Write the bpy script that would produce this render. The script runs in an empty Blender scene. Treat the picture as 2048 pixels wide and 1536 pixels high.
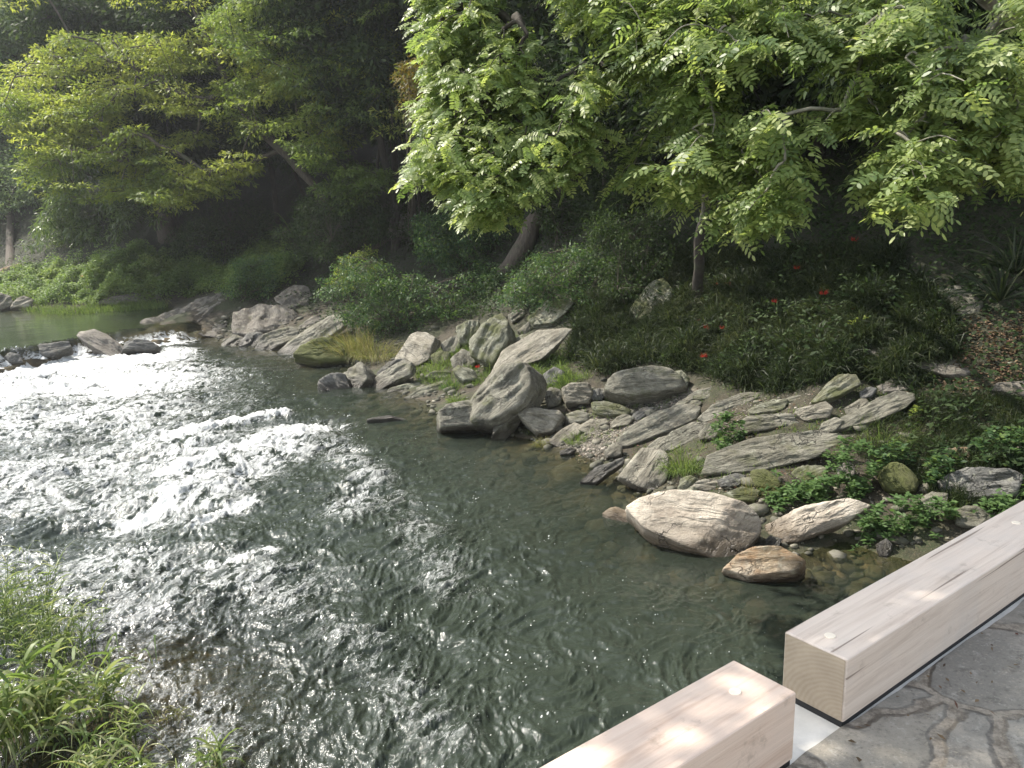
import bpy, bmesh, math, random
import numpy as np
from mathutils import Vector, Matrix

scene = bpy.context.scene
rng = np.random.default_rng(7)
random.seed(7)

# ------------------------------------------------------------------ camera, sky, sun, exposure
CAM_H = 3.8
PITCH, ROLL, FPX = math.radians(12.3), math.radians(1.5), 1600.0
FW = np.array([0, math.cos(PITCH), -math.sin(PITCH)])
_r0 = np.array([1.0, 0, 0]); _u0 = np.cross(_r0, FW)
RT = _r0*math.cos(ROLL) - _u0*math.sin(ROLL)
UP = _u0*math.cos(ROLL) + _r0*math.sin(ROLL)
cam_data = bpy.data.cameras.new('camera')
cam = bpy.data.objects.new('camera', cam_data)
scene.collection.objects.link(cam)
cam_data.sensor_width = 36.0
cam_data.lens = 36.0*FPX/2048
cam_data.clip_start = 0.05
cam_data.clip_end = 600
M = Matrix.Identity(4)
for i in range(3):
    M[i][0] = RT[i]; M[i][1] = UP[i]; M[i][2] = -FW[i]
M[2][3] = CAM_H
cam.matrix_world = M
scene.camera = cam

SUN_EL, SUN_AZ = math.radians(50), math.radians(-62)     # azimuth from +Y towards +X
world = bpy.data.worlds.new('World'); scene.world = world; world.use_nodes = True
wn = world.node_tree
bg = wn.nodes['Background']
sky = wn.nodes.new('ShaderNodeTexSky'); sky.sky_type = 'NISHITA'; sky.sun_disc = False
sky.sun_elevation = SUN_EL; sky.sun_rotation = SUN_AZ
sky.air_density = 1.3; sky.dust_density = 1.5
tcw = wn.nodes.new('ShaderNodeTexCoord'); cn = wn.nodes.new('ShaderNodeTexNoise'); cn.inputs['Scale'].default_value = 1.8; cn.inputs['Detail'].default_value = 6
wn.links.new(tcw.outputs['Generated'], cn.inputs['Vector'])
cr_ = wn.nodes.new('ShaderNodeValToRGB'); cr_.color_ramp.elements[0].position = .38; cr_.color_ramp.elements[1].position = .56
cr_.color_ramp.elements[0].color = (.25, .25, .25, 1); cr_.color_ramp.elements[1].color = (.9, .9, .9, 1)
wn.links.new(cn.outputs[0], cr_.inputs[0])
hsv = wn.nodes.new('ShaderNodeHueSaturation'); hsv.inputs['Saturation'].default_value = .15; hsv.inputs['Value'].default_value = 1.15; wn.links.new(sky.outputs[0], hsv.inputs['Color'])
cm = wn.nodes.new('ShaderNodeMix'); cm.data_type = 'RGBA'; wn.links.new(cr_.outputs[0], cm.inputs[0]); wn.links.new(sky.outputs[0], cm.inputs[6]); wn.links.new(hsv.outputs[0], cm.inputs[7])
wn.links.new(cm.outputs[2], bg.inputs[0]); bg.inputs[1].default_value = 0.15
sd = bpy.data.lights.new('sun', 'SUN'); sd.energy = 4.2; sd.angle = math.radians(0.5); sd.color = (1.0, 0.93, 0.82)
sun = bpy.data.objects.new('sun', sd); scene.collection.objects.link(sun)
SDIR = Vector((math.sin(SUN_AZ)*math.cos(SUN_EL), math.cos(SUN_AZ)*math.cos(SUN_EL), math.sin(SUN_EL)))
sun.rotation_euler = SDIR.to_track_quat('Z', 'Y').to_euler()
sun.location = (-30, 20, 40)
scene.view_settings.view_transform = 'Standard'
scene.view_settings.look = 'None'
scene.view_settings.exposure = 1.1
scene.view_settings.gamma = 1.0

# ------------------------------------------------------------------ pixel -> world helpers
def ray(u, v):
    d = FW*FPX + (u-1024)*RT - (v-768)*UP
    return d/np.linalg.norm(d)
ORG = np.array([0, 0, CAM_H])
def P(u, v, z=0.0):
    d = ray(u, v); return ORG + d*((z-CAM_H)/d[2])
def PD(u, v, depth):
    d = FW + (u-1024)/FPX*RT - (v-768)/FPX*UP
    return ORG + d*depth

# ------------------------------------------------------------------ numpy noise
_perm = np.random.default_rng(3).integers(0, 1 << 30, 4096)
_val = np.random.default_rng(4).random(4096)*2-1
def _h(ix, iy, iz=0):
    a = (ix*73856093) ^ (iy*19349663) ^ (iz*83492791)
    return _val[(_perm[a & 4095] + (a >> 12)) & 4095]
def vnoise(x, y, z=None):
    x = np.asarray(x, float); y = np.asarray(y, float)
    xi = np.floor(x).astype(np.int64); yi = np.floor(y).astype(np.int64)
    fx = x-xi; fy = y-yi
    fx = fx*fx*fx*(fx*(fx*6-15)+10); fy = fy*fy*fy*(fy*(fy*6-15)+10)
    def lay(k):
        a = _h(xi, yi, k); b = _h(xi+1, yi, k); c = _h(xi, yi+1, k); d = _h(xi+1, yi+1, k)
        return (a*(1-fx)+b*fx)*(1-fy)+(c*(1-fx)+d*fx)*fy
    if z is None: return lay(0)
    z = np.asarray(z, float); zi = np.floor(z).astype(np.int64); fz = z-zi; fz = fz*fz*(3-2*fz)
    return lay(zi)*(1-fz)+lay(zi+1)*fz
_ga = np.random.default_rng(5).random(4096)*2*math.pi
_gx, _gy = np.cos(_ga), np.sin(_ga)
def pnoise(x, y):
    x = np.asarray(x, float); y = np.asarray(y, float)
    xi = np.floor(x).astype(np.int64); yi = np.floor(y).astype(np.int64); fx = x-xi; fy = y-yi
    def g(dx, dy):
        h = _perm[((xi+dx)*73856093 ^ (yi+dy)*19349663) & 4095] & 4095
        return _gx[h]*(fx-dx)+_gy[h]*(fy-dy)
    u = fx*fx*fx*(fx*(fx*6-15)+10); v = fy*fy*fy*(fy*(fy*6-15)+10)
    return ((g(0, 0)*(1-u)+g(1, 0)*u)*(1-v)+(g(0, 1)*(1-u)+g(1, 1)*u)*v)*1.5
def pridge(x, y, oct=3, gain=.55):
    s = 0; a = 1; t = 0
    for i in range(oct):
        s = s+a*(1-2*np.abs(pnoise(x, y))); t += a
        x, y = (x*.8-y*.6)*2.07+5.1, (x*.6+y*.8)*2.07+9.4; a *= gain
    return s/t
def fbm(x, y, z=None, oct=4, gain=0.5, lac=2.03):
    s = 0; a = 1; t = 0
    for i in range(oct):
        s = s + a*vnoise(x, y, z); t += a
        x = x*lac+13.7; y = y*lac-7.3
        if z is not None: z = z*lac+3.1
        a *= gain
    return s/t
def ridge(x, y, oct=3, gain=0.55):
    s = 0; a = 1; t = 0
    for i in range(oct):
        s = s + a*(1-2*np.abs(vnoise(x, y))); t += a
        x = x*2.07+5.1; y = y*2.07+9.4; a *= gain
    return s/t
def sstep(a, b, x):
    t = np.clip((x-a)/(b-a), 0, 1); return t*t*(3-2*t)

# ------------------------------------------------------------------ mesh helpers
def mesh_np(name, V, faces, mat=None, parent=None, attrs=None, smooth=False, uv=None):
    me = bpy.data.meshes.new(name)
    V = np.ascontiguousarray(V, dtype=np.float32)
    if not isinstance(faces, (list, tuple)): faces = [faces]
    faces = [np.asarray(f, dtype=np.int32) for f in faces if len(f)]
    me.vertices.add(len(V)); me.vertices.foreach_set('co', V.ravel())
    nl = sum(f.size for f in faces); nf = sum(len(f) for f in faces)
    me.loops.add(nl); me.polygons.add(nf)
    me.loops.foreach_set('vertex_index', np.concatenate([f.ravel() for f in faces]))
    st = []; o = 0
    for f in faces:
        st.append(np.arange(len(f), dtype=np.int32)*f.shape[1]+o); o += f.size
    me.polygons.foreach_set('loop_start', np.concatenate(st))
    if smooth: me.polygons.foreach_set('use_smooth', np.ones(nf, dtype=bool))
    me.update(calc_edges=True)
    for k, a in (attrs or {}).items():
        at = me.attributes.new(k, 'FLOAT', 'POINT'); at.data.foreach_set('value', np.ascontiguousarray(a, dtype=np.float32))
    if mat: me.materials.append(mat)
    ob = bpy.data.objects.new(name, me); scene.collection.objects.link(ob)
    if parent: ob.parent = parent
    return ob
def tag(o, label=None, cat=None, group=None, kind=None):
    if label: o['label'] = label
    if cat: o['category'] = cat
    if group: o['group'] = group
    if kind: o['kind'] = kind
    return o
def empty(name, loc=(0, 0, 0)):
    e = bpy.data.objects.new(name, None); scene.collection.objects.link(e)
    e.location = [float(c) for c in loc]; e.empty_display_size = 0.1
    return e
def shift(ob_parent_loc, V):
    return np.asarray(V) - np.asarray(ob_parent_loc)

def tubes(paths, radii, sides=6):
    """paths: list of (n,3); radii: list of (n,)"""
    Vs = []; Fs = []; o = 0
    for p, r in zip(paths, radii):
        p = np.asarray(p, float); n = len(p)
        if n < 2: continue
        t = np.gradient(p, axis=0); t /= np.linalg.norm(t, axis=1)[:, None]+1e-9
        ref = np.array([0.31, 0.17, 0.93]) if abs(t[0] @ np.array([0.31, 0.17, 0.93])) < .9 else np.array([1., 0, 0])
        a = np.cross(t, ref); a /= np.linalg.norm(a, axis=1)[:, None]+1e-9
        b = np.cross(t, a)
        ang = np.arange(sides)*2*math.pi/sides
        ring = (a[:, None]*np.cos(ang)[None, :, None]+b[:, None]*np.sin(ang)[None, :, None])*np.asarray(r)[:, None, None]
        Vs.append((p[:, None]+ring).reshape(-1, 3))
        i = np.arange(n-1)[:, None]*sides; k = np.arange(sides)[None]; k2 = (k+1) % sides
        Fs.append(np.stack([i+k, i+k2, i+sides+k2, i+sides+k], -1).reshape(-1, 4)+o)
        o += n*sides
    return np.concatenate(Vs), np.concatenate(Fs)

def norm(a): return a/(np.linalg.norm(a, axis=-1, keepdims=True)+1e-9)
def rand_unit(n): return norm(rng.normal(size=(n, 3)))

def leaf_mesh(Pp, D, N, L, W, shape='rhomb', fold=0.15):
    """one small blade per row. returns V, F, tint per vertex"""
    n = len(Pp); D = norm(D); S = norm(np.cross(D, N)); N2 = np.cross(S, D)
    L = np.broadcast_to(L, (n,))[:, None]; W = np.broadcast_to(W, (n,))[:, None]
    if shape == 'rhomb':
        pr = [(0, 0, 0), (.45, .5, 1), (1, 0, 0), (.45, -.5, 1)]
    elif shape == 'oval':
        pr = [(0, 0, 0), (.28, .46, 1), (.72, .42, 1), (1, 0, 0), (.72, -.42, 1), (.28, -.46, 1)]
    else:
        pr = [(0, 0, 0), (.25, .5, 1), (.65, .36, 1), (1, 0, -.6), (.65, -.36, 1), (.25, -.5, 1)]
    V = np.stack([Pp + D*L*a + S*W*b + N2*W*fold*c for a, b, c in pr], 1)
    k = len(pr)
    F = np.arange(n*k).reshape(n, k)
    t = np.repeat(rng.random(n), k)
    return V.reshape(-1, 3), F, t

def blade_mesh(Pp, D, L, W, seg=4, droop=0.6, flat=None):
    """grass / reed blades that arch over. D initial direction"""
    n = len(Pp); D = norm(D); L = np.broadcast_to(L, (n,)); W = np.broadcast_to(W, (n,)); droop = np.broadcast_to(droop, (n,))
    side = np.cross(D, rand_unit(n) if flat is None else flat); side = norm(side)
    pts = [Pp.copy()]; d = D.copy(); st = (L/seg)[:, None]
    for i in range(seg):
        pts.append(pts[-1]+d*st); d = norm(d + np.array([0, 0, -1.0])*(droop*(i+1)/seg)[:, None])
    rows = []
    for i in range(seg):
        w = (W*(1.0 if seg < 3 else [.55, 1, .9, .6, .4, .3, .2][min(i, 6)])*.5)[:, None]
        rows += [pts[i]-side*w, pts[i]+side*w]
    rows.append(pts[-1])
    V = np.stack(rows, 1); k = V.shape[1]
    base = np.arange(n)[:, None]*k
    Q = np.concatenate([base+np.array([[2*i, 2*i+1, 2*i+3, 2*i+2]]) for i in range(seg-1)], 0)
    T = base+np.array([[2*(seg-1), 2*(seg-1)+1, 2*seg]])
    t = np.repeat(rng.random(n), k)
    return V.reshape(-1, 3), [Q, T], t

def compound_mesh(Pp, D, Nn, L, pairs=7, lw=0.42, droop=0.5, llen=0.24):
    """pinnate leaves: two rows of oval leaflets along a drooping stalk"""
    n = len(Pp); D = norm(D); L = np.broadcast_to(L, (n,)); m = pairs+1
    st = (L/m)[:, None]; p = Pp.copy(); d = D.copy()
    S = norm(np.cross(D, Nn))
    Pl = []; Dl = []; Nl = []; Ll = []; stalk = [p.copy()]
    for i in range(m):
        p = p+d*st; stalk.append(p.copy())
        d = norm(d+np.array([0, 0, -1.])*droop/m+rng.normal(size=(n, 3))*.03)
        N2 = norm(np.cross(S, d))
        ls = L*llen*(1.0-0.35*abs(i-m*.45)/m)
        if i < m-1:
            for sg in (-1, 1):
                Pl.append(p); Dl.append(norm(S*sg+d*.35+N2*-.12+rng.normal(size=(n, 3))*.12)); Nl.append(N2+rng.normal(size=(n, 3))*.22); Ll.append(ls)
        else:
            Pl.append(p); Dl.append(d); Nl.append(N2); Ll.append(ls)
    k = len(Pl)
    Pl = np.stack(Pl, 1).reshape(-1, 3); Dl = np.stack(Dl, 1).reshape(-1, 3); Nl = np.stack(Nl, 1).reshape(-1, 3); Ll = np.stack(Ll, 1).ravel()
    V, F, t = leaf_mesh(Pl, Dl, Nl, Ll, Ll*lw, 'oval', .08)
    t = np.repeat(np.clip(np.repeat(rng.random(n), k)*.75+rng.random(n*k)*.25, 0, 1), 6)
    # thin stalk ribbon
    sp = np.stack(stalk, 1); w = S*0.0016
    R = np.stack([sp-w[:, None], sp+w[:, None]], 2).reshape(n, -1, 3)
    kk = R.shape[1]; b = np.arange(n)[:, None]*kk
    Q = np.concatenate([b+np.array([[2*i, 2*i+1, 2*i+3, 2*i+2]]) for i in range(m)], 0)+len(V)
    V = np.concatenate([V, R.reshape(-1, 3)]); t = np.concatenate([t, np.full(n*kk, .3)])
    return V, [F, Q], t

def merge(parts):
    Vs = []; Fs = {}; ts = []; o = 0
    for V, F, t in parts:
        if not isinstance(F, (list, tuple)): F = [F]
        for f in F: Fs.setdefault(f.shape[1], []).append(f+o)
        Vs.append(V); ts.append(t); o += len(V)
    return np.concatenate(Vs), [np.concatenate(f) for f in Fs.values()], np.concatenate(ts)

# ------------------------------------------------------------------ node helpers / materials
class NT:
    def __init__(s, name):
        s.m = bpy.data.materials.new(name); s.m.use_nodes = True; s.t = s.m.node_tree
        s.t.nodes.clear(); s.out = s.t.nodes.new('ShaderNodeOutputMaterial')
    def n(s, typ, **kw):
        nd = s.t.nodes.new('ShaderNode'+typ)
        for k, v in kw.items():
            if k.startswith('_'): setattr(nd, k[1:], v)
            else: s.set(nd, k, v)
        return nd
    def set(s, nd, k, v):
        key = int(k[1:]) if k[0] == 'i' and k[1:].isdigit() else k.replace('__', ' ')
        sock = nd.inputs[key]
        if hasattr(v, 'bl_idname') and 'Socket' in v.bl_idname or isinstance(v, bpy.types.NodeSocket): s.t.links.new(v, sock)
        elif isinstance(v, bpy.types.Node): s.t.links.new(v.outputs[0], sock)
        else: sock.default_value = v
    def noise(s, vec, scale, detail=4, rough=.55, dist=0, out=0):
        nd = s.n('TexNoise', Scale=scale, Detail=detail, Roughness=rough, Distortion=dist)
        if vec is not None: s.t.links.new(vec, nd.inputs['Vector'])
        return nd.outputs[out]
    def ramp(s, fac, stops, interp='LINEAR'):
        nd = s.n('ValToRGB'); s.t.links.new(fac, nd.inputs[0]); cr = nd.color_ramp; cr.interpolation = interp
        while len(cr.elements) < len(stops): cr.elements.new(.5)
        for e, (p, c) in zip(cr.elements, stops):
            e.position = p; e.color = (c, c, c, 1) if isinstance(c, (int, float)) else tuple(c)+(1,)
        return nd.outputs[0]
    def math(s, op, a, b=None, clamp=False):
        nd = s.t.nodes.new('ShaderNodeMath'); nd.operation = op; nd.use_clamp = clamp
        s.set(nd, 'i0', a)
        if b is not None: s.set(nd, 'i1', b)
        return nd.outputs[0]
    def mix(s, fac, a, b, mode='MIX'):
        nd = s.t.nodes.new('ShaderNodeMix'); nd.data_type = 'RGBA'; nd.blend_type = mode
        for k, v in ((0, fac), (6, a), (7, b)):
            if isinstance(v, bpy.types.NodeSocket): s.t.links.new(v, nd.inputs[k])
            else: nd.inputs[k].default_value = (tuple(v)+(1,))[:4] if not isinstance(v, (int, float)) else v
        return nd.outputs[2]
    def attr(s, name):
        nd = s.t.nodes.new('ShaderNodeAttribute'); nd.attribute_name = name; return nd.outputs['Fac']
    def coord(s, which='Object'):
        return s.t.nodes.new('ShaderNodeTexCoord').outputs[which]
    def mapping(s, vec, scale=(1, 1, 1), rot=(0, 0, 0)):
        nd = s.t.nodes.new('ShaderNodeMapping'); s.t.links.new(vec, nd.inputs[0])
        nd.inputs['Scale'].default_value = scale; nd.inputs['Rotation'].default_value = rot
        return nd.outputs[0]
    def bump(s, h, strength=.5, dist=.02, normal=None):
        nd = s.n('Bump', Strength=strength, Distance=dist); s.t.links.new(h, nd.inputs['Height'])
        if normal is not None: s.t.links.new(normal, nd.inputs['Normal'])
        return nd.outputs[0]
    def surf(s, sh):
        s.t.links.new(sh.outputs[0] if isinstance(sh, bpy.types.Node) else sh, s.out.inputs[0]); return s.m

def leaf_mat(name, cols, trans=0.45, rough=.45, spec=.35, tfac=1.35):
    k = NT(name)
    t = k.attr('tint')
    c = k.ramp(t, [(i/(len(cols)-1), cc) for i, cc in enumerate(cols)])
    b = k.n('BsdfPrincipled', Roughness=rough); k.set(b, 'Specular IOR Level', spec); k.set(b, 'Base Color', c)
    tr = k.n('BsdfTranslucent'); c2 = k.mix(1.0, c, (tfac, tfac*1.02, tfac*.62), 'MULTIPLY'); k.set(tr, 'Color', c2)
    mx = k.n('MixShader', Fac=trans); k.set(mx, 'i1', b.outputs[0]); k.set(mx, 'i2', tr.outputs[0])
    return k.surf(mx)

def bark_mat(name, c0, c1, scale=6):
    k = NT(name); co = k.coord('Object')
    n = k.noise(k.mapping(co, (scale, scale, scale*.25)), 3, 6, .65)
    c = k.ramp(n, [(.3, c0), (.7, c1)])
    m = k.noise(co, 2.2, 3); c = k.mix(k.ramp(m, [(.55, 0), (.7, .6)]), c, (.06, .075, .035))
    b = k.n('BsdfPrincipled', Roughness=.9); k.set(b, 'Base Color', c); k.set(b, 'Normal', k.bump(n, .8, .03))
    return k.surf(b)

def rock_mat(name, pale, mid, dark, moss=0.0, lichen=.3, wet=.10, orange=0.0, streak=1.0):
    k = NT(name); co = k.coord('Object')
    geo = k.t.nodes.new('ShaderNodeNewGeometry')
    oi = k.t.nodes.new('ShaderNodeObjectInfo')
    va = k.t.nodes.new('ShaderNodeVectorMath'); va.operation = 'ADD'
    k.t.links.new(co, va.inputs[0])
    sc = k.t.nodes.new('ShaderNodeVectorMath'); sc.operation = 'SCALE'; sc.inputs[0].default_value = (17, 31, 23)
    k.t.links.new(oi.outputs['Random'], sc.inputs['Scale']); k.t.links.new(sc.outputs[0], va.inputs[1])
    co = va.outputs[0]
    n1 = k.noise(co, 3.2, 6, .62)
    st = k.noise(k.mapping(co, (2.2, 2.2, 16)), 2.2, 6, .65, .6)      # strata across the slab normal
    gr = k.noise(k.mapping(co, (1.6, 11, 4)), 3.5, 6, .7, .7)            # foliation streaks
    fine = k.noise(co, 60, 3, .7)
    c = k.ramp(n1, [(.30, dark), (.46, mid), (.66, pale)])
    vc = k.n('TexVoronoi', Scale=1.7); vc.feature = 'DISTANCE_TO_EDGE'
    k.t.links.new(k.mapping(k.noise(co, 2.5, 3, out=1), (1.2, 1.2, 1.2)), vc.inputs['Vector'])
    vadd = k.t.nodes.new('ShaderNodeVectorMath'); vadd.operation = 'ADD'; k.t.links.new(k.mapping(co, (.45, 1.3, 2.5)), vadd.inputs[0]); k.t.links.new(k.noise(co, 2.5, 4, out=1), vadd.inputs[1])
    k.t.links.new(vadd.outputs[0], vc.inputs['Vector'])
    crk = k.math('MULTIPLY', k.ramp(vc.outputs[0], [(.0, 1), (.03, 0)]), k.ramp(k.noise(co, 1.6, 2), [(.48, 0), (.6, 1)]))
    c = k.mix(k.math('MULTIPLY', crk, .6), c, tuple(x*.35 for x in dark))
    c = k.mix(k.ramp(st, [(.38, .55), (.5, 0)]), c, dark)
    c = k.mix(k.ramp(gr, [(.50, 0), (.64, .65*streak)]), c, pale); c = k.mix(k.ramp(gr, [(.36, .7*streak), (.46, 0)]), c, dark)
    c = k.mix(k.ramp(fine, [(.42, .35), (.6, 0)]), c, tuple(x*.5 for x in mid))
    l = k.noise(co, 9, 4, .6, .5)
    c = k.mix(k.ramp(l, [(.58, 0), (.66, lichen)]), c, (.44, .45, .36))
    if orange: c = k.mix(k.ramp(k.noise(co, 4, 5), [(.5, 0), (.6, orange)]), c, (.30, .15, .05))
    # moss / dirt film
    mo = k.noise(co, 3.0, 6, .6)
    sepn = k.t.nodes.new('ShaderNodeSeparateXYZ'); k.t.links.new(geo.outputs['Position'], sepn.inputs[0])
    c = k.mix(k.ramp(mo, [(.62-moss*.35, 0), (.74-moss*.3, min(.85, .35+moss))]), c, (.075, .085, .022))
    c = k.mix(k.ramp(k.noise(co, 1.4, 5, .7), [(.5, 0), (.68, .4)]), c, (.13, .11, .075))
    # waterline: dark wet band
    zz = k.math('ADD', sepn.outputs[2], k.math('MULTIPLY', k.math('SUBTRACT', n1, .5), .22))
    nearw = k.t.nodes.new('ShaderNodeMapRange'); k.t.links.new(zz, nearw.inputs[0])
    nearw.inputs[1].default_value = wet*.45; nearw.inputs[2].default_value = wet*1.25; nearw.inputs[3].default_value = 1; nearw.inputs[4].default_value = 0
    wetm = nearw.outputs[0]
    c = k.mix(wetm, c, k.mix(1.0, c, (.26, .23, .19), 'MULTIPLY'))
    rough = k.math('SUBTRACT', .88, k.math('MULTIPLY', wetm, .55))
    hh = k.math('ADD', k.math('MULTIPLY', st, .7), k.math('ADD', k.math('MULTIPLY', gr, .8*streak), k.math('SUBTRACT', k.math('MULTIPLY', fine, .18), k.math('MULTIPLY', crk, .6))))
    b = k.n('BsdfPrincipled'); k.set(b, 'Base Color', c); k.set(b, 'Roughness', rough)
    k.set(b, 'Normal', k.bump(hh, 1.0, .05))
    return k.surf(b)

MAT = {}
MAT['rock'] = rock_mat('grey_schist', (.29, .275, .225), (.175, .168, .132), (.06, .057, .044), moss=.2, wet=.22, streak=.8)
MAT['rock_pale'] = rock_mat('pale_schist', (.38, .355, .295), (.26, .24, .19), (.10, .09, .07), lichen=.2, moss=.08, wet=.15)
MAT['rock_cream'] = rock_mat('cream_schist', (.66, .59, .50), (.52, .46, .38), (.30, .25, .20), lichen=.05, wet=.30, streak=.35)
MAT['rock_moss'] = rock_mat('mossy_schist', (.31, .31, .24), (.17, .17, .12), (.06, .062, .04), moss=.5, lichen=.6)
MAT['rock_dark'] = rock_mat('dark_schist', (.24, .235, .22), (.13, .13, .12), (.045, .045, .042), moss=.05, wet=.25)
MAT['rock_brown'] = rock_mat('brown_bedrock', (.28, .255, .22), (.175, .158, .134), (.07, .062, .05), moss=.12, wet=.12)
MAT['rock_orange'] = rock_mat('stained_schist', (.50, .43, .34), (.28, .21, .13), (.12, .08, .045), orange=.35, wet=.12)
MAT['rock_green'] = rock_mat('moss_covered_rock', (.17, .18, .06), (.09, .11, .02), (.04, .05, .012), moss=.9, lichen=.1)
# ------------------------------------------------------------------ river level, banks, ground
ZUP = 0.5
WA = P(0, 702, ZUP)[:2]; WB = P(300, 655, ZUP)[:2]
wd = (WB-WA)/np.linalg.norm(WB-WA); wnrm = np.array([-wd[1], wd[0]])      # upstream side
if wnrm[0] > 0: wnrm = -wnrm
def weir_s(x, y):
    return (x-WA[0])*wnrm[0]+(y-WA[1])*wnrm[1] + .35*vnoise(x*.9, y*.9)+.15*vnoise(x*3, y*3)
def zwater(x, y): return ZUP*sstep(-.9, .15, weir_s(x, y))

near_px = [(1800, 1128), (1690, 1085), (1600, 1118), (1500, 1100), (1440, 1080), (1290, 1000), (1235, 955), (1180, 925), (1060, 880),
           (940, 850), (880, 838), (800, 790), (720, 765), (690, 738), (600, 708), (500, 692), (440, 685), (400, 672)]
shore = [P(u, v, 0.0)[:2] for u, v in near_px] + [P(u, v, ZUP)[:2] for u, v in
         [(312, 652), (335, 628), (345, 612), (270, 617), (130, 628), (60, 620), (0, 613), (-200, 596)]]
land_r = [np.array([30., -20]), np.array([12., -6]), np.array([9., 2.]), np.array([7.2, 6.])] + shore + \
         [np.array([-60., 52]), np.array([-90., 70]), np.array([-90., 110]), np.array([80., 110]), np.array([80., -20])]
land_l = [np.array(a, float) for a in [(-5.5, -20), (-8.5, 1), (-14.5, 9), (-27, 21), (-48, 34), (-100, 48), (-100, -20)]]
def poly_sd(poly, x, y):
    poly = np.array(poly); n = len(poly); best = np.full(x.shape, 1e9); ins = np.zeros(x.shape, bool)
    for i in range(n):
        a = poly[i]; b = poly[(i+1) % n]; e = b-a
        t = np.clip(((x-a[0])*e[0]+(y-a[1])*e[1])/(e@e), 0, 1)
        best = np.minimum(best, (x-a[0]-t*e[0])**2+(y-a[1]-t*e[1])**2)
        c = ((a[1] > y) != (b[1] > y)) & (x < (b[0]-a[0])*(y-a[1])/(b[1]-a[1]+1e-12)+a[0])
        ins ^= c
    d = np.sqrt(best); return np.where(ins, d, -d)
GX0, GX1, GY0, GY1, GS = -62., 34., -8., 76., 0.16
gx = np.arange(GX0, GX1, GS); gy = np.arange(GY0, GY1, GS)
XX, YY = np.meshgrid(gx, gy)
dR = poly_sd(land_r, XX, YY); dL = poly_sd(land_l, XX, YY)
dR = dR + .25*fbm(XX*.8, YY*.8, oct=3)*np.clip(np.abs(dR)+.3, 0, 1)
hR = np.interp(dR, [-6, -3, -1.2, -.4, 0, .5, 2.2, 3.6, 5.5, 9, 14, 22, 45], [-1.5, -1.1, -.45, -.2, -.02, .12, .68, 1.25, 2.6, 5.8, 10.8, 18.5, 40])
hL = np.interp(dL, [-6, -3, -1, 0, 1, 4, 12, 60], [-1.5, -.9, -.35, -.02, .15, .6, 1.2, 2.2])
HH = np.maximum(hR, hL)
bar = P(120, 1440, 0)[:2]
hb = -.02-.18*(((XX-bar[0])/1.25)**2+((YY-bar[1])/1.3)**2)
HH = np.maximum(HH, np.maximum(hb, -1.5))
HH = HH + .10*fbm(XX*1.3, YY*1.3, oct=4)*np.clip(np.abs(HH)*1.2+.25, 0, 1.6) + .5*fbm(XX*.25, YY*.25, oct=2)*np.clip((HH-1.2)/3, 0, 1.3)
HH += ZUP*sstep(-1.5, .4, weir_s(XX, YY)+0.0)
# the ledge under the weir
HH = np.where(HH > 22, 22+4*np.tanh((HH-22)/8), HH)
HH = np.where(np.abs(weir_s(XX, YY)+.2) < .5, np.maximum(HH, ZUP-.32+.12*fbm(XX*2, YY*2)), HH)
# keep the ground clear of the bridge
bd0 = np.array([.8007, .5991]); bn0 = np.array([-.5991, .8007])
def ground_z(x, y):
    fx = (np.asarray(x)-GX0)/GS; fy = (np.asarray(y)-GY0)/GS
    ix = np.clip(np.floor(fx).astype(int), 0, len(gx)-2); iy = np.clip(np.floor(fy).astype(int), 0, len(gy)-2)
    tx = np.clip(fx-ix, 0, 1); ty = np.clip(fy-iy, 0, 1)
    return (HH[iy, ix]*(1-tx)+HH[iy, ix+1]*tx)*(1-ty)+(HH[iy+1, ix]*(1-tx)+HH[iy+1, ix+1]*tx)*ty
def shore_d(x, y):
    ix = np.clip(((np.asarray(x)-GX0)/GS).astype(int), 0, len(gx)-1); iy = np.clip(((np.asarray(y)-GY0)/GS).astype(int), 0, len(gy)-1)
    return dR[iy, ix]
def ground_n(x, y):
    e = .25
    return norm(np.stack([ground_z(x-e, y)-ground_z(x+e, y), ground_z(x, y-e)-ground_z(x, y+e), np.full(np.shape(x), 2*e)], -1))
_ts = np.arange(3.5, 75, .03)
def PT(u, v, water=False):
    """where the sight line through a photo point meets the ground (or the water)"""
    d = ray(u, v); q = ORG+d*_ts[:, None]
    g = ground_z(q[:, 0], q[:, 1])
    if water: g = np.maximum(g, zwater(q[:, 0], q[:, 1]))
    k = np.argmax(q[:, 2] < g); return q[k]
def PTs(U, V, water=False): return np.array([PT(u, v, water) for u, v in zip(U, V)])

ny, nx = XX.shape
idx = np.arange(nx*ny).reshape(ny, nx)
F = np.stack([idx[:-1, :-1], idx[:-1, 1:], idx[1:, 1:], idx[1:, :-1]], -1).reshape(-1, 4)
k = NT('bank_soil'); co = k.coord('Object')
n1 = k.noise(co, .9, 6, .6); n2 = k.noise(co, 7, 5, .65); n3 = k.noise(co, 45, 3, .7)
c = k.ramp(n2, [(.3, (.02, .017, .012)), (.5, (.042, .035, .023)), (.7, (.08, .066, .044))])
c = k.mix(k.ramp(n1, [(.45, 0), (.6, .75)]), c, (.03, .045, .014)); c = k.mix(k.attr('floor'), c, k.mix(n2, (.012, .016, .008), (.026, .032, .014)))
c = k.mix(k.ramp(n3, [(.5, 0), (.64, .5)]), c, (.11, .085, .055))
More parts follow.
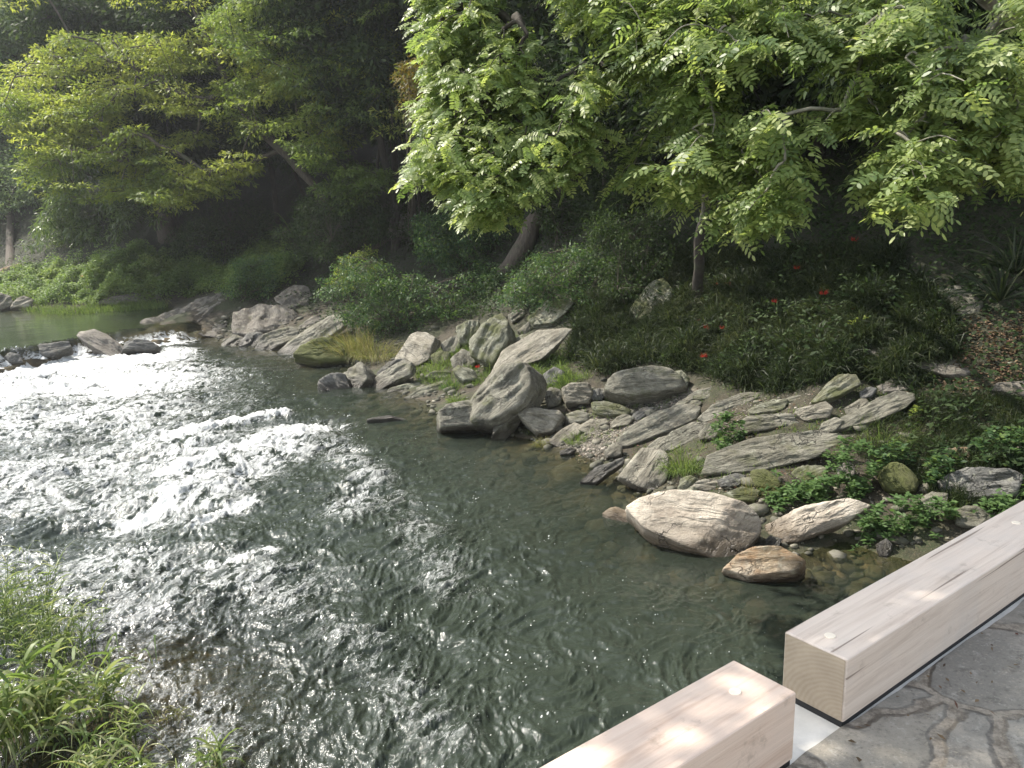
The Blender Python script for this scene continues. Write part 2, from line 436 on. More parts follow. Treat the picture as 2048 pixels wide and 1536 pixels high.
# pebbles near the water
peb = k.n('TexVoronoi', Scale=26.0); k.t.links.new(co, peb.inputs['Vector'])
pc = k.ramp(peb.outputs['Color'], [(.1, (.08, .07, .06)), (.5, (.18, .16, .13)), (.9, (.33, .30, .25))])
c = k.mix(k.attr('gravel'), c, pc)
sz = k.t.nodes.new('ShaderNodeSeparateXYZ'); k.t.links.new(co, sz.inputs[0])
bedc = k.ramp(n2, [(.3, (.035, .032, .018)), (.55, (.11, .085, .045)), (.7, (.2, .14, .07))])
c = k.mix(k.attr('bed'), c, bedc)
b = k.n('BsdfPrincipled', Roughness=.92); k.set(b, 'Base Color', c)
hh = k.math('ADD', n2, k.math('MULTIPLY', n3, .5)); k.set(b, 'Normal', k.bump(k.math('SUBTRACT', hh, k.math('MULTIPLY', peb.outputs['Distance'], k.attr('gravel'))), .9, .05))
MAT['soil'] = k.surf(b)
gp = PT(1200, 870)[:2]; gp2 = PT(1330, 820)[:2]
g = np.maximum(np.exp(-((XX-gp[0])**2+(YY-gp[1])**2)/.55), np.exp(-((XX-gp2[0])**2+(YY-gp2[1])**2)/.3))
g = np.maximum(g, .22*np.exp(-(dR-.5)**2/.2))
grav = sstep(.3, .55, g+.25*fbm(XX*2, YY*2))
bed = sstep(.03, -.1, HH-ZUP*sstep(-1.5, .4, weir_s(XX, YY)))
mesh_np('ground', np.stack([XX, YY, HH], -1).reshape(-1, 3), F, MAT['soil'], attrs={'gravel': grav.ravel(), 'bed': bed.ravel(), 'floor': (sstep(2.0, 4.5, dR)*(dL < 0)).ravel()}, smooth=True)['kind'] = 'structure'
# far hills beyond the modelled slope
fx = np.linspace(-220, 220, 60); fy = np.linspace(-120, 260, 60)
FX, FY = np.meshgrid(fx, fy)
inside = (FX > GX0+2) & (FX < GX1-2) & (FY > GY0+2) & (FY < GY1-2)
FZ = np.where(inside, -6.0, np.minimum(np.clip((FY-60)*.5, -2, 60)+6*fbm(FX*.03, FY*.03)+np.clip((FX-20)*.8, 0, 40), 25))
FZ = np.where((FX < -55) & (FY < 60), -2.0+.02*np.abs(FX), FZ); FZ = np.where(FY < -5, np.minimum(FZ, -2.), FZ)
i2 = np.arange(3600).reshape(60, 60)
F2 = np.stack([i2[:-1, :-1], i2[:-1, 1:], i2[1:, 1:], i2[1:, :-1]], -1).reshape(-1, 4)
k = NT('forest_floor'); co = k.coord('Object'); n1 = k.noise(co, .4, 8, .7)
b = k.n('BsdfPrincipled', Roughness=1.0); k.set(b, 'Base Color', k.ramp(n1, [(.3, (.015, .025, .01)), (.7, (.05, .08, .025))]))
mesh_np('hills', np.stack([FX, FY, FZ], -1).reshape(-1, 3), F2, k.surf(b), attrs={}, smooth=True)['kind'] = 'structure'

# ------------------------------------------------------------------ water
th = np.concatenate([np.linspace(-115, -52, 70)[:-1], np.linspace(-52, 46, 1330), np.linspace(46, 100, 40)[1:]])
th = np.radians(th)
rr = np.concatenate([np.linspace(.5, 3.6, 20)[:-1], 3.6*np.exp(np.linspace(0, math.log(60/3.6), 900)), np.linspace(60, 110, 12)[1:]])
TH, RR = np.meshgrid(th, rr)
X = RR*np.sin(TH); Y = RR*np.cos(TH)
S = weir_s(X, Y)
# flow: from the weir down towards the bridge
fd = np.array([.42, -.907]); fn = np.array([.907, .42])
a = X*fd[0]+Y*fd[1]; c_ = X*fn[0]+Y*fn[1]
wx = .35*fbm(X*.6+3, Y*.6, oct=3); wy = .35*fbm(X*.6-9, Y*.6+5, oct=3)
a2 = a+wx; c2 = c_+wy
def seg_g(pts, wid, X, Y, zz=0.0):
    """soft mask around a polyline given in photo points on the water, widths in metres"""
    Q = np.array([P(u, v, zz)[:2] for u, v in pts]); best = np.full(X.shape, 1e9)
    for i in range(len(Q)-1):
        A = Q[i]; B = Q[i+1]; e = B-A
        t = np.clip(((X-A[0])*e[0]+(Y-A[1])*e[1])/(e@e), 0, 1)
        best = np.minimum(best, (X-A[0]-t*e[0])**2+(Y-A[1]-t*e[1])**2)
    return np.exp(-best/wid**2)
foam_glare = np.zeros_like(X)  # white mask: real foam, plus sky glare painted on the left water
def addf(pts, wid, amt, zz=0.0):
    global foam_glare
    foam_glare = np.maximum(foam_glare, amt*seg_g(pts, wid, X, Y, zz))
addf([(-260, 790), (0, 760), (130, 745), (230, 738), (300, 722)], 1.15, 1.35)
addf([(-200, 800), (60, 785), (200, 765), (260, 770)], 2.2, .95)
addf([(-300, 900), (60, 850), (230, 830)], 2.6, .57)  # sky glare on the left, painted as white streaks with the foam
addf([(-300, 1020), (50, 960), (200, 930), (330, 900)], 2.2, .53)  # second band of painted glare, nearer the bridge
addf([(300, 712), (380, 704)], .5, .8)
addf([(560, 836), (500, 845), (440, 855), (390, 868), (310, 880)], .22, 1.1)
addf([(645, 858), (560, 890), (470, 912), (410, 935), (360, 955)], .50, .85)
addf([(600, 900), (500, 930), (440, 990), (400, 1010)], .6, .60)
addf([(430, 960), (400, 980), (350, 1000), (330, 1020), (240, 1045)], .25, .95)
addf([(500, 1010), (430, 1040), (400, 1060)], .2, .9)
addf([(300, 1040), (160, 1000), (-100, 1040)], .8, .44)
addf([(640, 870), (740, 960), (700, 1030)], .45, .40)
addf([(700, 920), (820, 1050), (900, 1180)], .45, .27)
addf([(540, 1110), (470, 1130), (420, 1140)], .15, .8)
addf([(200, 1130), (400, 1150), (560, 1180)], .7, .42)
addf([(620, 1240), (760, 1330), (880, 1500)], .35, .27)
addf([(-100, 1150), (100, 1180), (280, 1230)], .9, .40)  # painted glare carried farther down the left side
addf([(100, 1300), (300, 1400), (420, 1500)], .5, .30)
amp = .62+.8*np.clip(foam_glare, 0, 1)
amp = amp*(.42+.58*sstep(.2, -2.5, poly_sd(land_r, X, Y)))
leftness = sstep(3.2, -2.5, X+ (Y-8)*.25)
amp *= .62+.95*leftness
amp = np.where(S > 0.1, .07, amp)
def rdg(x, y, o=3, p=1.6):
    return np.clip(pridge(x, y, o)*.5+.5, 0, 1)**p
w3 = .25*pnoise(X*1.7+7, Y*1.7); w4 = .25*pnoise(X*1.7-3, Y*1.7+11)
a3 = a2+w3; c3 = c2+w4
big = pnoise(a2*.7, c2*.55)*.10
mid = (rdg(a3*1.7, c3*1.15, 2, 1.4)-.4)*.075
mid2 = (rdg((a3+.4*c3)*4.1+5, c3*2.4, 2, 1.6)-.35)*.050
w5 = .12*pnoise(X*5+1, Y*5); w6 = .12*pnoise(X*5-8, Y*5+4)
small = (rdg((a3+w5)*9, (c3+w6)*6.5+3, 2, 1.8)-.35)*.021+(rdg((a3+w6)*21+c3*6, (c3+w5)*17, 2, 1.5)-.35)*.0060
Zl = zwater(X, Y)
# standing waves at the second riffle
sw = seg_g([(590, 850), (470, 890), (380, 930), (330, 1010)], 1.3, X, Y)
stand = sw*np.sin((a-c_*.15)*4.3+1.2*vnoise(X, Y))*.085
fall = np.exp(-((S+.8)/.5)**2)
Z = Zl+(big+mid+mid2)*amp+small*np.clip(.40+amp*1.0, .03, 1.7)*(1-(S > .1)*.95)+stand*.8+fall*.09*fbm(X*4, Y*4, oct=3)
foam_glare = np.maximum(foam_glare, fall*(.9+.5*vnoise(X*1.3, Y*1.3))*(S < -.25))
foam_glare = np.where(S > .12, 0, foam_glare)
foam_glare = foam_glare*sstep(-.1, -.5, np.where(foam_glare > 1.0, -1, poly_sd(land_r, X, Y)))
crest = np.clip((mid+mid2)*14+small*20, -1, 1)
bedz = ground_z(X, Y)
depth = np.clip(Z-bedz, 0, 3); depth = np.where((X < GX0+1) | (Y > GY1-1) | (Y < GY0+1), 2, depth)
nr, nt = X.shape
idx = np.arange(nr*nt).reshape(nr, nt)
F = np.stack([idx[:-1, :-1], idx[:-1, 1:], idx[1:, 1:], idx[1:, :-1]], -1).reshape(-1, 4)
keep = depth.ravel()[F].max(1) > 0.0
F = F[keep]
k = NT('river_water'); co = k.coord('Object')
fo = k.attr('foam_glare'); de = k.attr('depth'); cr = k.attr('crest')
mp = k.mapping(co, (1, 1, 1), (0, 0, math.radians(25)))
na = k.noise(k.mapping(mp, (1.9, .8, 1)), 3.0, 9, .66, 1.2)
nb = k.noise(k.mapping(mp, (1.5, .7, 1)), 9, 6, .7, .8)
def rg(n, p): return k.math('POWER', k.math('SUBTRACT', 1.0, k.math('ABSOLUTE', k.math('SUBTRACT', k.math('MULTIPLY', n, 2.0), 1.0)), True), p)
nn = k.math('ADD', k.math('MULTIPLY', na, .55), k.math('ADD', k.math('MULTIPLY', nb, .25), k.math('MULTIPLY', k.math('MULTIPLY', rg(na, 4.0), rg(nb, 3.0)), .20)))
nn = k.math('ADD', k.math('MULTIPLY', k.math('SUBTRACT', nn, .5), 1.7), .5)
x1 = k.math('ADD', k.math('ADD', nn, k.math('MULTIPLY', fo, .46)), k.math('MULTIPLY', cr, .10))
mr = k.t.nodes.new('ShaderNodeMapRange'); mr.interpolation_type = 'SMOOTHSTEP'
k.t.links.new(x1, mr.inputs[0]); mr.inputs[1].default_value = .68; mr.inputs[2].default_value = 1.02
gate = k.t.nodes.new('ShaderNodeMapRange'); k.t.links.new(fo, gate.inputs[0]); gate.inputs[1].default_value = .03; gate.inputs[2].default_value = .2
spk = k.n('TexVoronoi', Scale=23.0); k.t.links.new(k.mapping(mp, (1, .42, 1)), spk.inputs['Vector'])
spz = k.math('SUBTRACT', k.math('MULTIPLY', k.noise(mp, 2.6, 5, .65), .95), .46)
sp_ = k.math('MULTIPLY', k.math('GREATER_THAN', k.math('ADD', k.math('MULTIPLY', k.attr('speck'), .045), k.math('MULTIPLY', spz, k.attr('speck'))), spk.outputs['Distance']), .75)
fm = k.math('MAXIMUM', k.math('MULTIPLY', mr.outputs[0], gate.outputs[0]), sp_)
r1 = k.noise(k.mapping(mp, (1.3, .6, 1)), 9, 5, .62, .5); r2 = k.noise(k.mapping(mp, (1.2, .7, 1)), 42, 4, .6, .3)
calm = k.attr('calm')
bh = k.math('ADD', k.math('MULTIPLY', r1, 1.0), k.math('MULTIPLY', r2, .22))
bs = k.n('Bump', Distance=.022); k.t.links.new(bh, bs.inputs['Height'])
k.t.links.new(k.math('ADD', k.math('MULTIPLY', k.attr('rip'), .80), .0), bs.inputs['Strength'])
NRM = bs.outputs[0]
# turbid body: clear in the shallows, green-grey where deep
al = k.math('SUBTRACT', 1.0, k.math('POWER', 2.718, k.math('MULTIPLY', de, -2.4)), True)
body = k.n('BsdfDiffuse'); k.set(body, 'Color', k.mix(calm, (.031, .040, .030), (.040, .056, .028)))
tr = k.n('BsdfTransparent'); k.set(tr, 'Color', (.80, .80, .68, 1))
m1 = k.n('MixShader'); k.set(m1, 'i0', al); k.set(m1, 'i1', tr.outputs[0]); k.set(m1, 'i2', body.outputs[0])
gl = k.n('BsdfGlossy', Roughness=.12); k.set(gl, 'Normal', NRM); k.set(gl, 'Color', (.95, .97, 1, 1))
fr = k.n('Fresnel', IOR=1.34); k.set(fr, 'Normal', NRM)
m2 = k.n('MixShader'); k.set(m2, 'i0', fr.outputs[0]); k.set(m2, 'i1', m1.outputs[0]); k.set(m2, 'i2', gl.outputs[0])
wf = k.n('BsdfPrincipled', Roughness=.55); k.set(wf, 'Base Color', (.76, .78, .78, 1)); k.set(wf, 'Normal', k.bump(k.math('ADD', nb, r2), .9, .05))
m3 = k.n('MixShader'); k.set(m3, 'i0', fm); k.set(m3, 'i1', m2.outputs[0]); k.set(m3, 'i2', wf.outputs[0])
MAT['water'] = k.surf(m3)
mesh_np('river', np.stack([X, Y, Z], -1).reshape(-1, 3), F, MAT['water'],
        attrs={'foam_glare': foam_glare.ravel(), 'depth': depth.ravel(), 'crest': crest.ravel(), 'calm': (S > 0).astype(float).ravel(), 'rip': np.where(S > 0, .03, np.clip(.5+amp*.6, .5, 1.3)).ravel(), 'speck': np.where(S > 0, 0, np.clip(.25+amp*.7, 0, 1)*sstep(-.25, -1.4, poly_sd(land_r, X, Y))).ravel()}, smooth=True)['kind'] = 'structure'
del X, Y, Z, TH, RR, foam_glare, crest, big, mid, mid2, small, S, a, a2, c_, c2, wx, wy, amp

# ------------------------------------------------------------------ bridge: paving, concrete edge, timber kerbs
DECK = CAM_H-1.5
bd = np.array([.8007, .5991, 0.]); bn = np.array([-.5991, .8007, 0.])
CR = np.array([.9335, 2.0516, DECK])          # foot of the near end corner of the far timber
CW, CH, PAD = .205, .204, .020
def obox(name, o, ex, ey, ez, mat, parent=None, bevel=0.0, seg=2, jitter=0):
    """box from corner o with edge vectors, bevelled; origin kept at o in world"""
    bm = bmesh.new(); vs = []
    for i in (0, 1):
        for j in (0, 1):
            for q in (0, 1):
                vs.append(bm.verts.new([float(s) for s in (np.array(ex)*i+np.array(ey)*j+np.array(ez)*q)]))
    for f in ((0, 1, 3, 2), (4, 6, 7, 5), (0, 4, 5, 1), (2, 3, 7, 6), (0, 2, 6, 4), (1, 5, 7, 3)): bm.faces.new([vs[i] for i in f])
    bmesh.ops.recalc_face_normals(bm, faces=bm.faces)
    if bevel: bmesh.ops.bevel(bm, geom=bm.edges[:], offset=bevel, segments=seg, affect='EDGES', profile=.6)
    me = bpy.data.meshes.new(name); bm.to_mesh(me); bm.free(); me.materials.append(mat)
    ob = bpy.data.objects.new(name, me); scene.collection.objects.link(ob)
    pl = np.array(parent.location) if parent else np.zeros(3)
    ob.location = [float(s) for s in np.array(o)-pl]
    if parent: ob.parent = parent
    return ob
def timber_mat(name, seedv, pale, mid, dark, resin=0.0):
    k = NT(name); co = k.coord('Object')
    al = k.mapping(co, (1, 1, 1), (0, 0, -math.atan2(.5991, .8007)))
    al = k.mapping(al, (1, 1, 1)); nd = k.t.nodes[-1]
    ml = k.t.nodes.new('ShaderNodeMapping'); k.t.links.new(al, ml.inputs[0]); ml.inputs['Location'].default_value = (seedv, seedv*.7, seedv*.3)
    al = ml.outputs[0]
    g1 = k.noise(k.mapping(al, (.9, 16, 16)), 2.0, 6, .62, .9)
    g2 = k.noise(k.mapping(al, (3, 110, 110)), 1.0, 4, .6, .2)
    bl = k.noise(al, 2.6, 4, .6)
    c = k.ramp(g1, [(.34, dark), (.48, mid), (.66, pale)])
    c = k.mix(k.ramp(g2, [(.35, .35), (.55, 0)]), c, tuple(q*.72 for q in mid))
    c = k.mix(.45, c, mid); c = k.mix(k.ramp(bl, [(.5, 0), (.66, .5)]), c, (.58, .52, .47))
    chk = k.noise(k.mapping(al, (.55, 30, 30)), 1.0, 3, .5); c = k.mix(k.ramp(chk, [(.655, 0), (.67, .75)]), c, (.16, .11, .08))
    c = k.mix(k.ramp(k.noise(al, 9, 5, .7), [(.6, 0), (.7, .35)]), c, (.22, .16, .11))
    b = k.n('BsdfPrincipled', Roughness=.62); k.set(b, 'Base Color', c)
    k.set(b, 'Normal', k.bump(k.math('ADD', g1, g2), .25, .006))
    return k.surf(b)
MAT['timber'] = timber_mat('weathered_timber', 3.0, (.77, .665, .575), (.69, .58, .49), (.46, .36, .29))
MAT['timber2'] = timber_mat('fresh_timber', 9.0, (.74, .60, .50), (.68, .53, .43), (.46, .30, .21))
k = NT('end_grain'); co = k.coord('Object')
w = k.n('TexWave', Scale=26.0, Distortion=3.0, Detail=3.0); w.wave_type = 'RINGS'; k.t.links.new(k.mapping(co, (1, 1, 1)), w.inputs[0])
c = k.mix(k.ramp(k.noise(co, 7, 5, .65), [(.35, 0), (.6, .6)]), (.42, .34, .25), (.28, .22, .155)); c = k.mix(k.math('MULTIPLY', w.outputs[0], .22), c, (.56, .48, .38))
b = k.n('BsdfPrincipled', Roughness=.75); k.set(b, 'Base Color', c); MAT['endgrain'] = k.surf(b)
def plain(name, col, rough=.7, nz=0, sc=8):
    k = NT(name); b = k.n('BsdfPrincipled', Roughness=rough); co = k.coord('Object'); n = k.noise(co, sc, 5, .65)
    k.set(b, 'Base Color', k.mix(k.ramp(n, [(.35, 0), (.65, 1)]), tuple(q*(1-nz) for q in col), tuple(min(1, q*(1+nz)) for q in col)))
    if nz: k.set(b, 'Normal', k.bump(n, .4, .01))
    return k.surf(b)
MAT['plug'] = plain('pale_wood_plug', (.88, .78, .64), .6, .04, 30)
MAT['rubber'] = plain('black_rubber', (.018, .018, .02), .6, .2, 20)
MAT['concrete'] = plain('pale_concrete', (.74, .71, .65), .85, .08, 14)
def timber(start, length, mat, label, plugs, worn=()):
    e = empty('timber_kerb', start)
    tag(e, label, 'timber kerb', 'squared timbers laid along the bridge edge')
    up = np.array([0, 0, 1.])
    o = start+up*PAD
    obox('beam', o, bd*length, bn*CW, up*CH, mat, e, .007, 3)
    pd_ = obox('rubber_pad', start+bd*.004+bn*.006, bd*(length-.008), bn*(CW-.012), up*(PAD-.0005), MAT['rubber'], e)
    return e
# far timber (its near end faces the viewer), then the near one
e1 = timber(CR, 3.6, MAT['timber'], 'long weathered timber kerb running off the right edge of the picture', [.12])
e2 = timber(CR-bd*(.245+3.2), 3.2, MAT['timber2'], 'warm brown timber kerb at the bottom edge with a reddish grain streak', [])
def disc(name, c, r, h, mat, parent, n=28, sx=1.0):
    bm = bmesh.new(); bmesh.ops.create_cone(bm, cap_ends=True, segments=n, radius1=r, radius2=r*.97, depth=h)
    bmesh.ops.bevel(bm, geom=[e for e in bm.edges if e.calc_length() < r*.5], offset=h*.15, segments=1, affect='EDGES')
    for v in bm.verts:
        v.co.x *= sx
    bm.transform(Matrix.Rotation(math.atan2(bd[1], bd[0]), 4, 'Z'))
    me = bpy.data.meshes.new(name); bm.to_mesh(me); bm.free(); me.materials.append(mat)
    ob = bpy.data.objects.new(name, me); scene.collection.objects.link(ob); ob.parent = parent
    ob.location = [float(q) for q in np.array(c)-np.array(parent.location)]
    return ob
TOPZ = DECK+PAD+CH
for (u, v, par, nm) in ((1660, 1272, e1, 'plug'), (2032, 1046, e1, 'plug'), (1470, 1384, e2, 'plug')):
    disc(nm, P(u, v, TOPZ)+np.array([0, 0, .0006]), .0165, .005, MAT['plug'], par)
# end grain faces as thin slices proud of the cut
obox('end_face', CR+np.array([0, 0, PAD])-bd*.0025+bn*.005+np.array([0, 0, .005]), bd*.002, bn*(CW-.010), np.array([0, 0, CH-.010]), MAT['endgrain'], e1)
# pale worn patch on top
def patch(name, u, v, sx, sy, par, mat):
    c = P(u, v, TOPZ); n = 40; pts = []
    for i in range(n):
        a = 2*math.pi*i/n; r = 1+.16*math.sin(3*a+1)+.12*vnoise(math.cos(a)*2+u, math.sin(a)*2)
        pts.append(bd*math.cos(a)*sx*r+bn*math.sin(a)*sy*r+np.array([0, 0, .0022]))
    V = np.array([[0, 0, .0026]]+pts+[q-np.array([0, 0, .0024]) for q in pts])+c-np.array(par.location)
    F = [(0, i+1, (i+1) % n+1) for i in range(n)]
    F4 = [(i+1, i+1+n, (i+1) % n+1+n, (i+1) % n+1) for i in range(n)]
    return mesh_np(name, V, [np.array(F), np.array(F4)], mat, par)
# paving: irregular flagstones with mortar
k = NT('flagstone_paving'); co = k.coord('Object')
wv = k.t.nodes.new('ShaderNodeVectorMath'); wv.operation = 'MULTIPLY_ADD'
nz_ = k.n('TexNoise', Scale=3.5, Detail=4.0); k.t.links.new(co, nz_.inputs['Vector'])
k.t.links.new(nz_.outputs['Color'], wv.inputs[0]); wv.inputs[1].default_value = (.22, .22, 0); k.t.links.new(co, wv.inputs[2])
v1 = k.n('TexVoronoi', Scale=2.5); v1.feature = 'DISTANCE_TO_EDGE'; k.t.links.new(wv.outputs[0], v1.inputs['Vector'])
v2 = k.n('TexVoronoi', Scale=2.5); k.t.links.new(wv.outputs[0], v2.inputs['Vector'])
mort = k.ramp(v1.outputs[0], [(.03, 1), (.06, 0)]); edge = k.ramp(v1.outputs[0], [(.025, 0), (.045, 1), (.07, 0)])
n1 = k.noise(co, 5, 7, .7); n2 = k.noise(co, 90, 4, .75); n3 = k.noise(co, 14, 6, .75, .4); n4 = k.noise(co, 34, 5, .75)
st = k.ramp(v2.outputs['Color'], [(.1, (.19, .18, .16)), (.5, (.26, .235, .19)), (.9, (.22, .215, .195))])
st = k.mix(k.ramp(n1, [(.42, 0), (.6, .6)]), st, (.38, .345, .29))
st = k.mix(k.ramp(n3, [(.54, 0), (.64, .65)]), st, (.11, .10, .085))
st = k.mix(k.ramp(n4, [(.56, 0), (.66, .5)]), st, (.44, .42, .37))
mo = k.mix(k.ramp(n4, [(.38, 0), (.6, 1)]), (.16, .135, .105), (.33, .29, .235))
c = k.mix(mort, st, mo); c = k.mix(k.math('MULTIPLY', edge, k.ramp(n3, [(.35, .7), (.6, .1)])), c, (.06, .05, .04))
c = k.mix(k.ramp(n2, [(.58, 0), (.68, .6)]), c, (.44, .39, .31)); c = k.mix(k.ramp(n2, [(.32, .6), (.42, 0)]), c, (.09, .08, .065))
b = k.n('BsdfPrincipled', Roughness=.85); k.set(b, 'Base Color', c)
hgt = k.math('ADD', k.math('MULTIPLY', mort, -.9), k.math('ADD', k.math('MULTIPLY', n1, .5), k.math('MULTIPLY', n2, .25)))
k.set(b, 'Normal', k.bump(hgt, .8, .02)); MAT['paving'] = k.surf(b)
# concrete slab of the bridge and the paving lying on it
def sheet(name, o, ex, ey, nx_, ny_, amp_, mat, edge=None, thick=.03):
    """paving sheet with an uneven surface and a ragged left edge"""
    u = np.linspace(0, 1, nx_); v = np.linspace(0, 1, ny_); U, V_ = np.meshgrid(u, v)
    base = o[None, None]+U[..., None]*ex+V_[..., None]*ey
    if edge is not None:
        off = edge*(fbm(U*26, U*0+2.2, oct=4)+.2)*(V_ > .999)
        off = off*1.0
        base = base+bn*off[..., None]
    z = amp_*fbm(base[..., 0]*5, base[..., 1]*5, oct=4)
    base[..., 2] += z
    i = np.arange(nx_*ny_).reshape(ny_, nx_)
    F = np.stack([i[:-1, :-1], i[:-1, 1:], i[1:, 1:], i[1:, :-1]], -1).reshape(-1, 4)
    return mesh_np(name, base.reshape(-1, 3), F, mat, smooth=True)
sl = obox('concrete_edge', CR-bd*6-bn*4.5-np.array([0, 0, .32]), bd*14, bn*(4.5+CW+.012), np.array([0, 0, .32-.0002]), MAT['concrete'], None, .006)
sl['kind'] = 'structure'
pv = sheet('path', CR-bd*5.9-bn*4.4+np.array([0, 0, .006]), bd*13.8, bn*(4.4-.012), 700, 300, .006, MAT['paving'], .022)
pv['kind'] = 'structure'
# ------------------------------------------------------------------ rocks
def ico(sub=4):
    bm = bmesh.new(); bmesh.ops.create_icosphere(bm, subdivisions=sub, radius=1)
    V = np.array([v.co[:] for v in bm.verts]); F = np.array([[v.index for v in f.verts] for f in bm.faces]); bm.free()
    return norm(V), F
ICO = {s: ico(s) for s in (4, 5, 6)}
UPV = np.array([0, 0, 1.])
def rock(label, mat, poly, base=None, tilt=.9, lat=0.0, thick=.4, front=.12, water=False, name='rock', rough=1.0, cuts=5, dz=0.0, cat='rock', group=None, res=None, sharp=70.0, depth=None):
    """a stone from its outline: lies on the plane through its foot, tilted between upright and flat, with real thickness"""
    poly = np.array(poly, float)
    if np.ptp(poly[:, 0]) < 240: pc = poly.mean(0); poly = pc+(poly-pc)*1.10
    if not (tilt < .46 and lat != 0): tilt = min(.72, .12+.80*tilt); thick = thick*1.2
    else: tilt = tilt+.1
    if base is None:
        j = np.argsort(poly[:, 1])[-2:]; base = poly[j].mean(0)
    b = PT(base[0], base[1], water) if depth is None else PD(base[0], base[1], depth)
    b = b+np.array([0, 0, dz+(.045 if base[0] > 1180 and base[1] > 740 and not water else 0)])
    toc = norm(ORG-b); toc[2] = 0; toc = norm(toc)
    side = np.cross(UPV, toc)
    n = norm(toc*(1-tilt)+UPV*tilt+side*lat)
    M3 = []
    for u, v in poly:
        d = ray(u, v); t = ((b-ORG)@n)/(d@n); M3.append(ORG+d*t)
    M3 = np.array(M3)
    ctr = M3.mean(0)
    # in-plane axes from the outline's own long axis
    q = M3-ctr; C = q.T@q; w_, ev = np.linalg.eigh(C); ax = ev[:, 2]; ax = norm(ax-n*(ax@n)); ay = np.cross(n, ax)
    if ax[0] < 0: ax = -ax; ay = np.cross(n, ax)
    loc = np.stack([q@ax, q@ay], -1)
    size = np.array([np.ptp(loc[:, 0])/2, np.ptp(loc[:, 1])/2])
    sm = min(size); th_ = thick*sm if thick < 5 else thick; fr_ = front*sm
    cen2 = loc.mean(0)
    ang = np.arctan2(loc[:, 1], loc[:, 0]); order = np.argsort(ang); loc = loc[order]
    R_ = np.random.default_rng(abs(hash(label)) % (1 << 31)) if False else np.random.default_rng(int(sum(ord(ch)*(i+1) for i, ch in enumerate(label))))
    planes = []
    m = len(loc)
    for i in range(m):
        A = loc[i]; B = loc[(i+1) % m]; e = B-A; L = np.linalg.norm(e)
        if L < 1e-6: continue
        nn = np.array([e[1], -e[0]])/L; h = nn@A
        if h < 0: nn = -nn; h = -h
        for sgn, ta in ((1, R_.uniform(.02, .35)), (-1, R_.uniform(-.15, .22))):
            v3 = np.array([nn[0], nn[1], sgn*ta]); l = np.linalg.norm(v3); planes.append((v3/l, max(h, .04*sm)/l))
    planes.append((np.array([0, 0, 1.]), fr_)); planes.append((np.array([0, 0, -1.]), th_))
    for _ in range(3 if sharp > 10 else 5):
        sp = .12+.55*front; v3 = norm(np.array([R_.normal()*sp/(size[0]/sm)**.5, R_.normal()*sp, 1.0])); planes.append((v3, fr_*R_.uniform(.95, 1.6)+.12*sm))
        v3 = norm(np.array([R_.normal()*.8/(size[0]/sm), R_.normal()*.8, -1.0])); planes.append((v3, th_*R_.uniform(1.0, 1.4)))
    N_ = np.array([p[0] for p in planes]); Hh = np.array([p[1] for p in planes])
    pxw = max(np.ptp(poly[:, 0]), np.ptp(poly[:, 1]))
    s_ = res or (6 if pxw > 190 else 5 if pxw > 60 else 4)
    V0, F0 = ICO[s_]
    sc = np.array([size[0], size[1], (th_+fr_)*.6])
    D = norm(V0*sc)
    a_ = (D@N_.T)/Hh[None]
    a_ = np.clip(a_, 1e-6, None)
    r = 1/((a_**sharp).sum(1)**(1/sharp))
    V = D*r[:, None]
    # weathering: broken strata and pits
    o = R_.random(3)*50
    k1 = fbm(V[:, 0]/sm*1.3+o[0], V[:, 1]/sm*1.3+o[1], V[:, 2]/sm*2+o[2], 3)
    k2 = fbm(V[:, 0]/sm*4+o[0], V[:, 1]/sm*4+o[1], V[:, 2]/sm*12+o[2], 4)
    st = vnoise(V[:, 2]/max(.02, sm*.10)+2*vnoise(V[:, 0]/sm*1.2+o[1], V[:, 1]/sm*1.2), V[:, 0]*0+o[0])
    V = V+D*(sm*rough*(.05*k1+.035*k2)+sm*.035*rough*np.sign(st)*np.abs(st)**.5*np.clip(1.2-np.abs(D[:, 2]), 0, 1))[:, None]
    # shallow surface steps on the bedding face
    stp = fbm(V[:, 0]/sm*.9+o[1], V[:, 1]/sm*1.8+o[2], None, 3); V[:, 2] += sm*.05*rough*np.round(stp*5)/5
    lam = fbm(V[:, 0]/sm*.45+o[0], V[:, 1]/sm*2.6+o[1]+.5*k1, None, 4); lq = np.floor(lam*5.5); lf = lam*5.5-lq; lam2 = (lq+sstep(.0, .22, lf))/5.5
    V[:, 2] += sm*.20*rough*lam2*np.clip(1-1.1*np.maximum(np.abs(V[:, 0]/size[0]), np.abs(V[:, 1]/size[1]))**4, .1, 1)
    chip = vnoise(V[:, 0]/sm*3.2+o[2], V[:, 1]/sm*3.2+o[0], V[:, 2]/sm*3.2+o[1]); V = V-D*(sm*.06*rough*np.clip(chip-.25, 0, 1))[:, None]
    # bring the finished stone back to the size its outline has
    A3 = np.stack([ax, ay, n])
    lo = poly.min(0); hi = poly.max(0); ctr = ctr.copy()
    for _i in range(3):
        Wd = V@A3+ctr; dv = Wd-ORG; zc = dv@FW; uu = 1024+FPX*(dv@RT)/zc; vv = 768-FPX*(dv@UP)/zc
        su = np.clip((hi[0]-lo[0])/(np.ptp(uu)+1e-6), .6, 1.9); sv = np.clip((hi[1]-lo[1])/(np.ptp(vv)+1e-6), .6, 1.9)
        cx, cy = abs(ax@RT), abs(ax@UP)
        fx = (su*cx+sv*cy)/(cx+cy); cx, cy = abs(ay@RT), abs(ay@UP); fy = (su*cx+sv*cy)/(cx+cy)
        V = V*np.array([fx, fy, math.sqrt(fx*fy)])
